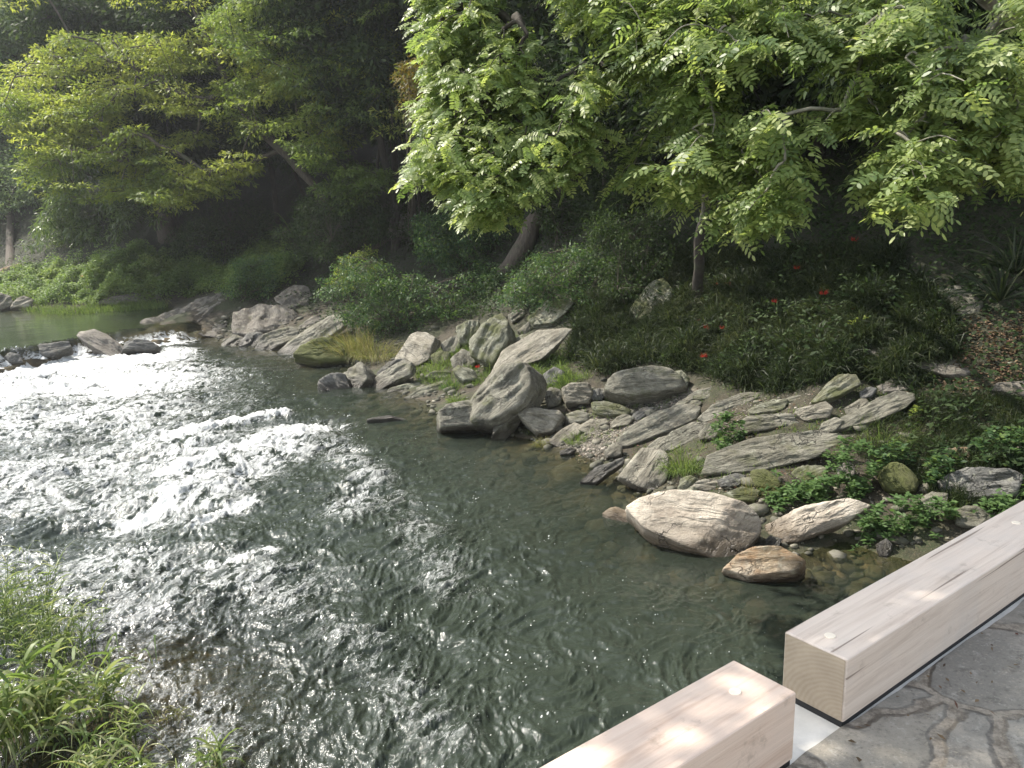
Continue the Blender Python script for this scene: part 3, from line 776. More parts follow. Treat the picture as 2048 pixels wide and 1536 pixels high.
        Wd = V@A3+ctr; dv = Wd-ORG; zc = dv@FW; uu = 1024+FPX*(dv@RT)/zc; vv = 768-FPX*(dv@UP)/zc
        du = (lo[0]+hi[0]-uu.min()-uu.max())/2; dvv = (lo[1]+hi[1]-vv.min()-vv.max())/2
        ctr += (RT*du-UP*dvv)*zc.mean()/FPX
    ob = mesh_np(name, V, F0, mat, smooth=True)
    Mx = Matrix.Identity(4)
    for i in range(3): Mx[i][0] = ax[i]; Mx[i][1] = ay[i]; Mx[i][2] = n[i]; Mx[i][3] = ctr[i]
    ob.matrix_world = Mx
    tag(ob, label, cat, group)
    return ob
G = MAT['rock']; PL = MAT['rock_pale']; MO = MAT['rock_moss']; DK = MAT['rock_dark']; BR = MAT['rock_brown']; OR = MAT['rock_orange']; GN = MAT['rock_green']; CRM = MAT['rock_cream']
RK = [
 # riffle group
 ('low wet tan topped rock at the head of the riffle, splashed by white water', OR, [(551,797),(575,789),(640,785),(648,820),(560,826)], dict(tilt=.6, thick=1.2, front=.5)),
 ('smooth rounded grey boulder just right of the low splashed rock in the riffle', DK, [(635,780),(640,765),(664,751),(695,753),(712,795),(690,812),(654,810)], dict(tilt=.35, thick=1.0, front=.6)),
 ('long dark slab leaning up to the right behind the smooth rounded riffle boulder', G, [(680,758),(700,745),(739,726),(753,739),(760,762),(740,790),(705,796)], dict(tilt=.4, lat=-.5, thick=.9, front=.4)),
 ('small flat stone at water level below the rounded riffle boulder', DK, [(633,818),(660,808),(685,804),(690,814),(637,827)], dict(tilt=.7, thick=.8)),
 ('grey slab dipping into the water under the pentagonal standing slab', G, [(731,784),(770,752),(818,722),(831,732),(828,752),(753,789)], dict(tilt=.6, lat=-.4, thick=.6)),
 ('pentagonal grey slab standing upright at the edge of the dry grass', PL, [(797,705),(830,664),(855,667),(876,678),(867,705),(838,741)], dict(tilt=.4, lat=-.6, thick=.4, rough=.6, base=(835,735))),
 ('thin dark ledge stone at the water between two slabs below the dry grass', MO, [(763,797),(790,773),(838,767),(845,777),(808,792)], dict(tilt=.6, thick=.7)),
 ('flat mossy ledge pointing right over the quiet water', MO, [(811,794),(845,778),(883,763),(903,770),(893,790),(842,806)], dict(tilt=.6, thick=.8)),
 ('low grey rock awash alone in the dark water', DK, [(736,842),(760,833),(808,835),(812,843),(770,850),(736,850)], dict(tilt=.8, thick=1.0, water=True, front=.5)),
 ('small stone half hidden in grass right of the pentagonal slab', MO, [(862,715),(880,703),(900,705),(896,730),(872,735)], dict(tilt=.5, thick=1.0)),
 ('small mossy stone in the grass above the flat mossy ledge', MO, [(850,760),(868,742),(892,740),(905,755),(890,765)], dict(tilt=.5, thick=1.0)),
 ('grey stone wedged between the mossy upright rock and the grass tuft', MO, [(905,745),(920,735),(950,742),(958,765),(925,770)], dict(tilt=.5, thick=1.0)),
 # big boulder group
 ('blunt left lobe of the big cracked boulder, standing in the water', G, [(876,835),(903,814),(944,804),(957,840),(955,871),(880,873)], dict(tilt=.35, thick=1.5, front=.6, water=True, base=(915,872), sharp=40)),
 ('biggest bank boulder, dark on its right side and cracked at its left', G, [(943,808),(985,763),(1013,738),(1061,732),(1081,746),(1090,790),(1070,830),(1000,871),(956,871)], dict(tilt=.3, lat=-.3, thick=1.3, front=.5, water=True, base=(980,872), sharp=40)),
 ('thin curved blade of rock against the foot of the biggest boulder', G, [(979,878),(985,855),(1033,818),(1074,796),(1076,806),(1040,866),(996,880)], dict(tilt=.35, lat=.3, thick=.35, front=.25, water=True)),
 ('pale wedge shaped rock with a pointed foot right of the blade of rock', PL, [(1032,824),(1047,818),(1115,820),(1127,833),(1102,872),(1074,878)], dict(tilt=.35, thick=1.0, front=.5)),
 ('tall mossy rock standing upright behind the biggest boulder', MO, [(944,691),(1002,630),(1023,660),(1030,691),(1000,745),(951,725)], dict(tilt=.3, lat=-.3, thick=.8, front=.4, base=(975,745))),
 ('squat mossy block left of the tall mossy upright rock', MO, [(914,657),(935,645),(958,643),(963,671),(950,700),(916,700)], dict(tilt=.4, thick=1.2, front=.4)),
 ('pale lichen covered slab tipped up highest of the rocks below the shrub', MO, [(1054,640),(1112,591),(1146,616),(1102,652),(1067,655)], dict(tilt=.45, lat=-.3, thick=.5, rough=.7, base=(1080,660))),
 ('small grey stone between the tall mossy rock and the lichen slab', G, [(1016,633),(1047,620),(1052,636),(1026,650)], dict(tilt=.5, thick=1.0)),
 ('little pointed stone below the tipped lichen slab', G, [(1035,666),(1060,645),(1062,660),(1050,674)], dict(tilt=.5, thick=1.0)),
 ('long smooth slab slanting up to the right above the biggest boulder', PL, [(989,750),(1013,712),(1081,674),(1125,659),(1137,671),(1131,697),(1081,742),(1060,745)], dict(tilt=.45, lat=-.25, thick=.35, rough=.6, base=(1040,750))),
 # middle bank
 ('grey stone tucked between the biggest boulder and the lichen spotted block', G, [(1089,788),(1100,776),(1123,785),(1120,812),(1096,818)], dict(tilt=.4, thick=1.2)),
 ('lichen spotted block left of the broad rounded boulder', PL, [(1126,781),(1144,767),(1178,769),(1186,790),(1178,819),(1133,820)], dict(tilt=.35, thick=1.2, front=.4)),
 ('small dark stone at the left foot of the broad rounded boulder', DK, [(1182,785),(1196,778),(1210,790),(1206,806),(1186,806)], dict(tilt=.4, thick=1.2)),
 ('broad rounded boulder with a lined face in the middle of the bank', G, [(1212,791),(1219,764),(1239,747),(1287,735),(1335,744),(1362,768),(1366,795),(1318,814),(1267,822),(1232,808)], dict(tilt=.35, thick=1.1, front=.6, sharp=30, rough=.8, base=(1285,820))),
 ('small lichen rock on the right shoulder of the broad rounded boulder', MO, [(1342,746),(1362,742),(1378,761),(1372,785),(1352,785)], dict(tilt=.4, thick=1.2)),
 ('mossy block at the left foot of the broad rounded boulder', MO, [(1185,810),(1210,804),(1239,812),(1260,826),(1253,841),(1188,838)], dict(tilt=.5, thick=.9)),
 ('long slab streaked with moss across the gravel patch', G, [(1232,892),(1256,860),(1308,826),(1362,812),(1396,819),(1390,839),(1328,869),(1262,894)], dict(tilt=.6, thick=.6, front=.2)),
 ('flat grey slab just right of the broad rounded boulder', G, [(1369,804),(1393,781),(1431,773),(1465,776),(1465,793),(1410,806)], dict(tilt=.65, thick=.6)),
 ('slab leaning over the flat grey one, nearest the leafy green plant', G, [(1396,841),(1414,819),(1461,795),(1513,791),(1526,802),(1500,822),(1410,850)], dict(tilt=.6, thick=.6)),
 ('smooth slab dipping to the water above the upright pale slab', G, [(1311,903),(1342,867),(1383,849),(1415,851),(1410,872),(1376,890),(1345,905)], dict(tilt=.6, thick=.6, rough=.6)),
 ('rounded stone among gravel right of the pale wedge rock', G, [(1130,832),(1154,822),(1178,832),(1173,851),(1137,855)], dict(tilt=.5, thick=1.0)),
 ('flat slab between two grass tufts at the gravel edge', PL, [(1096,889),(1120,866),(1147,849),(1171,860),(1124,899)], dict(tilt=.7, thick=.6)),
 ('small pale stone lying on the gravel patch', PL, [(1192,842),(1212,838),(1218,850),(1200,858)], dict(tilt=.7, thick=1.0)),
 ('dark stone at the waterline in front of the gravel patch', DK, [(1120,905),(1136,897),(1152,903),(1140,914),(1122,914)], dict(tilt=.6, thick=1.0, water=True)),
 ('grey stone at the lower end of the gravel patch beside the long moss streaked slab', G, [(1208,905),(1226,890),(1246,898),(1244,918),(1215,920)], dict(tilt=.6, thick=1.0)),
 ('upright pale slab with its foot in the water beside the arching grass tuft', PL, [(1239,957),(1284,901),(1321,901),(1337,918),(1331,962),(1310,988),(1273,976)], dict(tilt=.45, thick=.6, rough=.6, base=(1290,985))),
 ('wet black rock sloping into the water left of the upright pale slab', DK, [(1161,968),(1191,938),(1246,921),(1248,930),(1195,972)], dict(tilt=.6, thick=.8, water=True)),
 ('long low rock with a hollow underside above the huge flat slab', G, [(1485,834),(1530,828),(1581,829),(1598,836),(1595,853),(1496,869)], dict(tilt=.5, thick=.7)),
 ('square ended stone touching the long low hollow rock', PL, [(1590,830),(1595,820),(1649,805),(1663,819),(1655,838),(1615,847)], dict(tilt=.5, thick=.8)),
 ('huge flat slab, largest on the bank, behind the bright green herbs', G, [(1399,948),(1410,910),(1492,876),(1587,864),(1673,862),(1703,873),(1690,905),(1639,933),(1519,950)], dict(tilt=.62, thick=.35, front=.12, rough=.7, base=(1520,950))),
 ('sunlit cream boulder in the foreground with a wet dark foot', CRM, [(1250,1015),(1280,996),(1328,981),(1400,979),(1441,991),(1476,995),(1523,1031),(1523,1048),(1458,1132),(1376,1108),(1284,1064)], dict(tilt=.50, thick=.8, front=.14, rough=.5, water=True, base=(1400,1118), dz=.03)),
 ('long rock overhanging the dark water right of the cream boulder', CRM, [(1535,1072),(1540,1037),(1600,1015),(1690,1001),(1732,1013),(1690,1042),(1600,1082),(1550,1087)], dict(tilt=.5, thick=.55, front=.2, water=True, rough=.8, base=(1570,1087))),
 ('low rock stained orange in the water in front of the cream boulder', OR, [(1450,1152),(1475,1112),(1505,1095),(1560,1095),(1605,1130),(1590,1167),(1500,1178)], dict(tilt=.6, thick=.9, front=.35, water=True)),
 ('brown stone breaking the surface left of the cream boulder foot', OR, [(1205,1035),(1235,1020),(1262,1030),(1270,1060),(1220,1058)], dict(tilt=.8, thick=1.0, front=.1, water=True, dz=-.09)),
 # right bank
 ('mossy triangular rock at the upper end of the bank rocks', MO, [(1621,806),(1656,766),(1676,753),(1710,756),(1721,775),(1676,799),(1632,810)], dict(tilt=.5, thick=.7)),
 ('thin slab left of the mossy triangular rock', G, [(1557,806),(1584,791),(1615,794),(1621,803),(1587,813)], dict(tilt=.65, thick=.7)),
 ('rough grey slab with a square top end right of the huge flat slab', G, [(1674,856),(1690,832),(1741,808),(1786,784),(1816,791),(1823,820),(1751,840),(1692,865)], dict(tilt=.55, thick=.4)),
 ('small dark rock between the mossy triangular rock and the rough grey slab', DK, [(1718,786),(1736,776),(1754,780),(1742,798),(1722,800)], dict(tilt=.5, thick=.9)),
 ('smooth grey slab lying high in the shade on the right slope', G, [(1854,595),(1909,575),(1936,582),(1967,613),(1963,632),(1912,632),(1881,618)], dict(tilt=.65, thick=.5, rough=.6)),
 ('wide brown ledge under fallen leaves on the right slope', BR, [(1741,707),(1758,688),(1844,691),(1963,705),(1975,726),(1929,755),(1868,758),(1806,738)], dict(tilt=.72, thick=.4, rough=.8)),
 ('ledge stone cut by the right edge of the picture', BR, [(1984,769),(2060,763),(2100,775),(2060,802),(2000,788)], dict(tilt=.65, thick=.5)),
 ('pale mossy stone above the ledge at the right edge', MO, [(1994,728),(2020,720),(2050,724),(2040,738),(2000,738)], dict(tilt=.5, thick=.8)),
 ('blocky grey rock in shade behind the far end of the timber kerb', DK, [(1881,957),(1929,937),(2010,944),(2040,960),(2020,1000),(1929,1004),(1895,994)], dict(tilt=.45, thick=.8, front=.3)),
 ('round boulder covered in bright green moss', GN, [(1755,943),(1779,929),(1806,937),(1837,968),(1827,992),(1775,987)], dict(tilt=.5, thick=.9, front=.4, sharp=5)),
 ('pointed brown stone among the bright green herbs', BR, [(1673,946),(1693,924),(1710,937),(1703,963),(1680,962)], dict(tilt=.4, thick=.9)),
 ('small pinkish stone in the weeds on the right', OR, [(1895,902),(1936,896),(1940,930),(1902,933)], dict(tilt=.45, thick=.8)),
 ('olive stone between the cream boulder and the herbs', MO, [(1447,991),(1485,975),(1519,984),(1508,1008),(1470,1006)], dict(tilt=.5, thick=.8)),
 ('chalky white stone above the top of the cream boulder', PL, [(1382,977),(1400,960),(1430,958),(1442,974),(1416,987)], dict(tilt=.4, thick=1.0)),
 ('mossy lump under the right end of the huge flat slab', GN, [(1502,946),(1532,941),(1560,968),(1550,982),(1512,976)], dict(tilt=.5, thick=.9, sharp=6)),
 ('grey cobble beside the timber kerb at the water', G, [(1908,1018),(1946,1013),(1985,1030),(1960,1062),(1915,1052)], dict(tilt=.5, thick=.9, sharp=6)),
 ('small dark stone hanging over the water below the herbs', DK, [(1752,1090),(1772,1078),(1785,1090),(1776,1115),(1758,1112)], dict(tilt=.3, thick=.9, water=True)),
 ('mossy rock standing alone in the shaded grass below the trunk', MO, [(1262,627),(1300,580),(1330,562),(1350,585),(1345,625),(1310,645),(1272,648)], dict(tilt=.35, lat=-.3, thick=.8)),
 ('pale rock face showing dimly under the trees', BR, [(778,470),(785,435),(815,428),(838,452),(830,480),(800,485)], dict(tilt=.3, thick=.8)),
 # smaller slabs filling the bank
 ('thin dark stone under the lower edge of the broad rounded boulder', DK, [(1262,836),(1290,816),(1310,818),(1285,840)], dict(tilt=.6)),
 ('grey stone at the left foot of the tall mossy rock', G, [(903,718),(925,700),(952,712),(948,742),(915,748)], dict(tilt=.5)),
 ('dark slab end behind the slab that dips into the water', DK, [(753,748),(775,728),(802,722),(814,736),(785,762),(758,768)], dict(tilt=.5)),
 ('grey flake of rock right of the broad rounded boulder foot', G, [(1343,818),(1375,800),(1402,806),(1392,824),(1355,833)], dict(tilt=.65)),
 ('small slab below the end of the smooth dipping slab', G, [(1398,866),(1425,848),(1444,858),(1430,880),(1405,882)], dict(tilt=.55)),
 ('dark ledge between the leaning slab and the thin slab', MO, [(1498,818),(1530,800),(1562,802),(1574,820),(1545,832),(1508,832)], dict(tilt=.6)),
 ('grey stone at the lower end of the rough grey slab', G, [(1638,852),(1670,838),(1690,846),(1676,866),(1645,868)], dict(tilt=.6)),
 ('stone under the tip of the mossy triangular rock', G, [(1688,817),(1715,800),(1742,802),(1734,824),(1700,834)], dict(tilt=.55)),
 ('stone at the lower right of the arching grass tuft', MO, [(1355,968),(1380,953),(1402,962),(1388,990),(1358,990)], dict(tilt=.5)),
 ('dark stone under the left end of the huge flat slab', DK, [(1436,962),(1465,948),(1490,955),(1478,976),(1446,976)], dict(tilt=.6)),
 ('mossy stone in front of the middle of the huge flat slab', MO, [(1588,948),(1620,930),(1652,936),(1642,958),(1600,966)], dict(tilt=.6)),
 ('dark stone touching the right side of the biggest boulder', DK, [(1088,748),(1110,735),(1128,745),(1120,768),(1098,772)], dict(tilt=.4)),
 ('mossy stone over the left end of the long smooth slab', MO, [(1018,694),(1050,672),(1074,680),(1052,704),(1025,712)], dict(tilt=.5)),
 ('small grey stone at the waterline left of the furrowed pair', G, [(438,694),(470,672),(492,680),(477,703),(450,706)], dict(tilt=.5)),
 ('thin slab lying above the furrowed slab', BR, [(598,652),(630,632),(664,630),(652,650),(615,662)], dict(tilt=.6)),
 ('brown ledge high above the bedrock hump', BR, [(548,604),(590,575),(624,580),(612,608),(570,620)], dict(tilt=.65)),
 ('shaded flat stone right of the mossy triangular rock', BR, [(1756,774),(1790,755),(1834,760),(1824,782),(1775,788)], dict(tilt=.65)),
 ('small stone between the cream boulder and the orange stained rock', DK, [(1518,1094),(1540,1073),(1562,1080),(1552,1104),(1522,1108)], dict(tilt=.5, water=True)),
 ('grey stone half under herbs left of the grey cobble', G, [(1828,1004),(1860,985),(1894,992),(1888,1022),(1845,1028)], dict(tilt=.5)),
 ('flat stone between the mossy block and the long moss streaked slab', G, [(1222,846),(1245,830),(1268,838),(1254,856),(1228,856)], dict(tilt=.6)),
 ('buff stone in the gravel below the lichen spotted block', PL, [(1156,854),(1185,840),(1204,852),(1188,870),(1162,868)], dict(tilt=.6)),
 ('stone in the grass right of the pentagonal slab, above the mossy one', G, [(883,694),(905,672),(924,680),(918,708),(892,714)], dict(tilt=.45)),
 ('narrow slab between the biggest boulder and the pale wedge rock', G, [(1040,812),(1066,792),(1090,786),(1094,800),(1062,822)], dict(tilt=.5)),
 ('low slab beside the gravel behind the upright pale slab', G, [(1290,900),(1318,878),(1344,872),(1340,890),(1310,908)], dict(tilt=.6)),
 # far left
 ('layered brown bedrock shelf reaching into the upper pool', BR, [(284,656),(301,639),(342,617),(390,600),(441,588),(468,605),(479,632),(441,662),(420,686),(342,675)], dict(tilt=.78, thick=.35, front=.1, rough=1.1, base=(400,680), dz=.05)),
 ('brown bedrock hump behind the small waterfall', BR, [(470,622),(510,612),(555,620),(602,648),(570,668),(500,692),(468,680)], dict(tilt=.7, thick=.5, rough=1.0)),
 ('dark gap stone between the bedrock hump and the furrowed slab', DK, [(478,699),(495,673),(526,667),(520,692),(500,704)], dict(tilt=.5, thick=.8)),
 ('left hand grey slab of the furrowed pair above the dark pool', G, [(513,692),(533,673),(581,655),(597,663),(583,692),(547,707)], dict(tilt=.55, lat=-.3, thick=.5)),
 ('furrowed slab rising to a pale tip beside the dry grass', G, [(560,707),(595,673),(640,648),(670,634),(689,636),(692,657),(640,695),(597,716)], dict(tilt=.55, lat=-.3, thick=.5)),
 ('moss covered rock at the water under the dry grass', GN, [(591,720),(608,694),(649,677),(685,690),(692,732),(640,738)], dict(tilt=.5, thick=.8, water=True)),
 ('flat tan slab on the crest of the small waterfall', BR, [(154,675),(198,665),(253,690),(251,706),(222,717),(196,700)], dict(tilt=.65, thick=.6, water=True, base=(215,716), dz=.05)),
 ('black wet boulder in the middle of the small waterfall', DK, [(253,690),(275,680),(300,686),(320,702),(308,713),(245,716)], dict(tilt=.5, thick=.9, front=.5, water=True)),
 ('glistening rock on the left end of the small waterfall', DK, [(60,700),(85,690),(137,687),(144,702),(110,724),(80,722)], dict(tilt=.55, thick=.8, water=True)),
 ('dark rock split by falling water near the left edge', DK, [(10,718),(24,706),(44,710),(46,728),(16,732)], dict(tilt=.5, thick=.9, water=True)),
 ('pale pointed rock on the far shore at the left', PL, [(20,620),(32,602),(48,595),(68,603),(62,620)], dict(tilt=.5, thick=.7, water=True)),
 ('grey rock cut by the left edge on the far shore', G, [(-30,592),(0,588),(22,594),(30,610),(0,625),(-30,622)], dict(tilt=.5, thick=.7, water=True)),
 ('long pinkish rock at the left edge behind the green strip', OR, [(-30,556),(0,542),(34,530),(58,537),(52,555),(10,560)], dict(tilt=.45, thick=.8)),
 ('brown log like rock under the trees behind the green strip', BR, [(246,527),(280,512),(330,500),(334,510),(290,526)], dict(tilt=.45, thick=.8)),
 ('thin brown ledge between the green strip and the upper pool', BR, [(195,612),(215,598),(262,590),(320,588),(318,600),(250,612)], dict(tilt=.6, thick=.5, water=True)),
]
for lab, mt, pl, kw in RK:
    rock(lab, mt, pl, group=None, **kw)
# loose stones on the river bed and along the edge, and gravel
def pebbles(name, centers, sizes, mat, sub=1):
    bm = bmesh.new(); bmesh.ops.create_icosphere(bm, subdivisions=sub, radius=1)
    V0 = np.array([v.co[:] for v in bm.verts]); F0 = np.array([[v.index for v in f.verts] for f in bm.faces]); bm.free()
    n = len(centers); k_ = len(V0)
    A = rng.normal(size=(n, 3, 3)); Q, _ = np.linalg.qr(A)
    sc = sizes[:, None]*np.stack([np.ones(n), rng.uniform(.5, .9, n), rng.uniform(.3, .6, n)], 1)
    V = V0[None]*(1+.18*rng.normal(size=(n, k_, 1)))*sc[:, None]
    ang = rng.random(n)*6.28; c, s = np.cos(ang), np.sin(ang)
    Vx = V[..., 0]*c[:, None]-V[..., 1]*s[:, None]; Vy = V[..., 0]*s[:, None]+V[..., 1]*c[:, None]
    V = np.stack([Vx, Vy, V[..., 2]], -1)+centers[:, None]
    F = (F0[None]+np.arange(n)[:, None, None]*k_).reshape(-1, 3)
    return mesh_np(name, V.reshape(-1, 3), F, mat, attrs={'tint': np.repeat(rng.random(n), k_)}, smooth=False)
k = NT('pebble'); t = k.attr('tint')
b = k.n('BsdfPrincipled', Roughness=.85); k.set(b, 'Base Color', k.ramp(t, [(0, (.06, .055, .045)), (.35, (.12, .11, .09)), (.7, (.21, .19, .155)), (.93, (.38, .34, .29)), (1, (.24, .15, .10))]))
MAT['pebble'] = k.surf(b)
def scatter_near(pt, rad, n):
    a = rng.random(n)*6.283; r = rad*np.sqrt(rng.random(n)); return pt[0]+r*np.cos(a), pt[1]+r*np.sin(a)
xs, ys, ss = [], [], []
for (u, v, r_, n_) in [(1200, 870, .75, 2600), (1180, 900, .4, 800), (1300, 822, .5, 900), (1240, 850, .5, 800), (1450, 830, .5, 250), (1560, 815, .6, 250), (1480, 985, .5, 300), (1640, 975, .8, 250), (1700, 820, .6, 250), (1340, 985, .4, 150)]:
    x, y = scatter_near(PT(u, v), r_, n_); xs.append(x); ys.append(y); ss.append(rng.lognormal(-4.45, .42, n_))
x = np.concatenate(xs); y = np.concatenate(ys); s_ = np.concatenate(ss)
tag(pebbles('gravel', np.stack([x, y, ground_z(x, y)+s_*.2], -1), s_, MAT['pebble']), 'pale gravel and shell like pebbles between the bank slabs', 'gravel', kind='stuff')
# broken angular stones filling the gaps between the slabs
n_ = 5200
x = rng.uniform(-14, 9, n_*6); y = rng.uniform(5, 28, n_*6); d_ = shore_d(x, y); q = np.stack([x, y, ground_z(x, y)], -1)-ORG; zc = q@FW; uu = 1024+FPX*(q@RT)/zc; vv = 768-FPX*(q@UP)/zc
m = (d_ > -.3) & (d_ < 2.6) & (rng.random(len(x)) < np.exp(-np.clip(d_, 0, 9)*.7)) & (uu > 430) & (uu < 2100) & (vv < 1200) & (fbm(x*1.4, y*1.4, oct=3) > -.12)
x, y = x[m][:n_], y[m][:n_]; s_ = np.clip(rng.lognormal(-3.0, .55, len(x)), .018, .16)
k = NT('rubble_stone'); t = k.attr('tint'); co = k.coord('Object')
b = k.n('BsdfPrincipled', Roughness=.85); c = k.ramp(t, [(0, (.035, .033, .027)), (.4, (.08, .076, .06)), (.75, (.14, .132, .108)), (1, (.23, .21, .17))])
k.set(b, 'Base Color', k.mix(k.ramp(k.noise(co, 20, 5), [(.4, .5), (.6, 0)]), c, (.07, .075, .04))); k.set(b, 'Normal', k.bump(k.noise(co, 40, 4), .6, .01)); MAT['rubble'] = k.surf(b)
tag(pebbles('rubble', np.stack([x, y, ground_z(x, y)+s_*.1], -1), s_, MAT['rubble'], 1), 'small broken stones filling the gaps between the bank slabs', 'stones', kind='stuff')
# submerged stones
n_ = 900
U = rng.uniform(700, 1780, n_*3); V_ = rng.uniform(760, 1300, n_*3)
Q = np.array([P(a, b_, 0.) for a, b_ in zip(U, V_)]); d_ = shore_d(Q[:, 0], Q[:, 1]); Q = Q[(d_ < 0) & (d_ > -2.2)][:n_]
s_ = rng.lognormal(-2.3, .5, len(Q)); s_ = np.clip(s_, .03, .3)
zz = np.minimum(ground_z(Q[:, 0], Q[:, 1])+s_*.15, -.05-s_*.4)
k = NT('bed_stone'); t = k.attr('tint'); co = k.coord('Object')
b = k.n('BsdfPrincipled', Roughness=.7); c = k.ramp(t, [(0, (.05, .045, .03)), (.5, (.12, .10, .06)), (.85, (.22, .16, .09)), (1, (.30, .18, .09))])
k.set(b, 'Base Color', k.mix(k.noise(co, 8, 4), c, (.07, .07, .035))); MAT['bedstone'] = k.surf(b)
tag(pebbles('riverbed_stones', np.stack([Q[:, 0], Q[:, 1], zz], -1), s_, MAT['bedstone'], 2), 'brown stones lying under the clear shallows along the bank', 'stones', kind='stuff')
# ------------------------------------------------------------------ vegetation helpers
LM = {
 'robinia': leaf_mat('feathery_leaf', [(.095, .150, .055), (.175, .240, .088), (.27, .33, .12), (.39, .43, .18)], .5, .42, .4),
 'yellow': leaf_mat('yellow_green_leaf', [(.075, .115, .032), (.125, .175, .044), (.20, .25, .055), (.30, .33, .08)], .5, .5, .3),
 'midgreen': leaf_mat('mid_green_leaf', [(.050, .085, .025), (.085, .130, .036), (.130, .185, .050), (.20, .25, .07)], .48, .5, .3),
 'glossy': leaf_mat('long_glossy_leaf', [(.060, .100, .035), (.100, .150, .052), (.150, .200, .075)], .4, .33, .5),
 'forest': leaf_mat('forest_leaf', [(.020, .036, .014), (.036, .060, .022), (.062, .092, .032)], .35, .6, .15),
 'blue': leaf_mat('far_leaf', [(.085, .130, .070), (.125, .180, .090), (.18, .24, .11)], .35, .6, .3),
 'shrub': leaf_mat('shrub_leaf', [(.032, .070, .030), (.050, .100, .040), (.075, .135, .050), (.13, .19, .05)], .4, .5, .3),
 'herb': leaf_mat('herb_leaf', [(.055, .105, .036), (.085, .150, .052), (.125, .200, .072)], .42, .55, .25),
 'low': leaf_mat('low_plant_leaf', [(.050, .085, .028), (.090, .140, .042), (.140, .200, .060), (.19, .24, .075)], .42, .55, .25),
 'low_sunlit': leaf_mat('sunlit_strip_leaf', [(.085, .140, .045), (.135, .205, .062), (.19, .265, .08), (.25, .31, .10)], .45, .55, .25),  # low plant colours brightened, sunlight put into the strip's leaf colour
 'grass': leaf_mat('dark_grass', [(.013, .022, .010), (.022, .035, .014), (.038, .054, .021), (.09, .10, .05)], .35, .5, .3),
 'dry': leaf_mat('dry_grass', [(.10, .12, .04), (.17, .17, .065), (.26, .22, .12), (.13, .17, .05)], .4, .6, .25),
 'reed': leaf_mat('reed_leaf', [(.10, .155, .05), (.16, .22, .075), (.23, .28, .11), (.34, .34, .19)], .45, .45, .35),
 'orange': leaf_mat('orange_leaf', [(.10, .07, .02), (.13, .10, .03), (.10, .12, .035)], .45, .5, .3),
 'litter': leaf_mat('dead_leaf', [(.07, .045, .03), (.12, .085, .05), (.19, .135, .085), (.11, .05, .04)], .15, .8, .2),
 'petal': leaf_mat('red_petal', [(.30, .02, .015), (.42, .035, .025), (.52, .07, .04)], .35, .5, .3),
}
BK = {'black': bark_mat('shaded_bark', (.022, .018, .014), (.06, .05, .04)), 'grey': bark_mat('grey_bark', (.10, .09, .075), (.24, .22, .19)), 'dark': bark_mat('dark_bark', (.045, .036, .028), (.11, .09, .07)),
      'brown': bark_mat('brown_bark', (.09, .065, .045), (.20, .15, .11)), 'pale': bark_mat('pale_bark', (.12, .11, .09), (.30, .28, .23), 5)}
def in_poly(poly, x, y):
    poly = np.array(poly, float); ins = np.zeros(x.shape, bool); n = len(poly)
    for i in range(n):
        a = poly[i]; b = poly[(i+1) % n]
        c = ((a[1] > y) != (b[1] > y)) & (x < (b[0]-a[0])*(y-a[1])/(b[1]-a[1]+1e-12)+a[0]); ins ^= c
    return ins
def sample_poly(poly, n):
    p = np.array(poly, float); lo = p.min(0); hi = p.max(0); out = np.zeros((0, 2))
    while len(out) < n:
        q = lo+(hi-lo)*rng.random((n*3, 2)); out = np.concatenate([out, q[in_poly(poly, q[:, 0], q[:, 1])]])
    return out[:n]
def PDv(U, V, D):
    d = FW[None]+((U-1024)/FPX)[:, None]*RT-((V-768)/FPX)[:, None]*UP
    return ORG+d*np.asarray(D)[:, None]
def PTV(U, V):
    out = []
    ts = 3.5*np.exp(np.linspace(0, math.log(20), 900))
    for i in range(0, len(U), 3000):
        u = U[i:i+3000]; v = V[i:i+3000]
        d = norm(FW[None]*FPX+(u-1024)[:, None]*RT-(v-768)[:, None]*UP)
        q = ORG+d[:, None]*ts[None, :, None]; k_ = np.argmax(q[..., 2] < ground_z(q[..., 0], q[..., 1]), 1)
        out.append(q[np.arange(len(u)), k_])
    return np.concatenate(out)
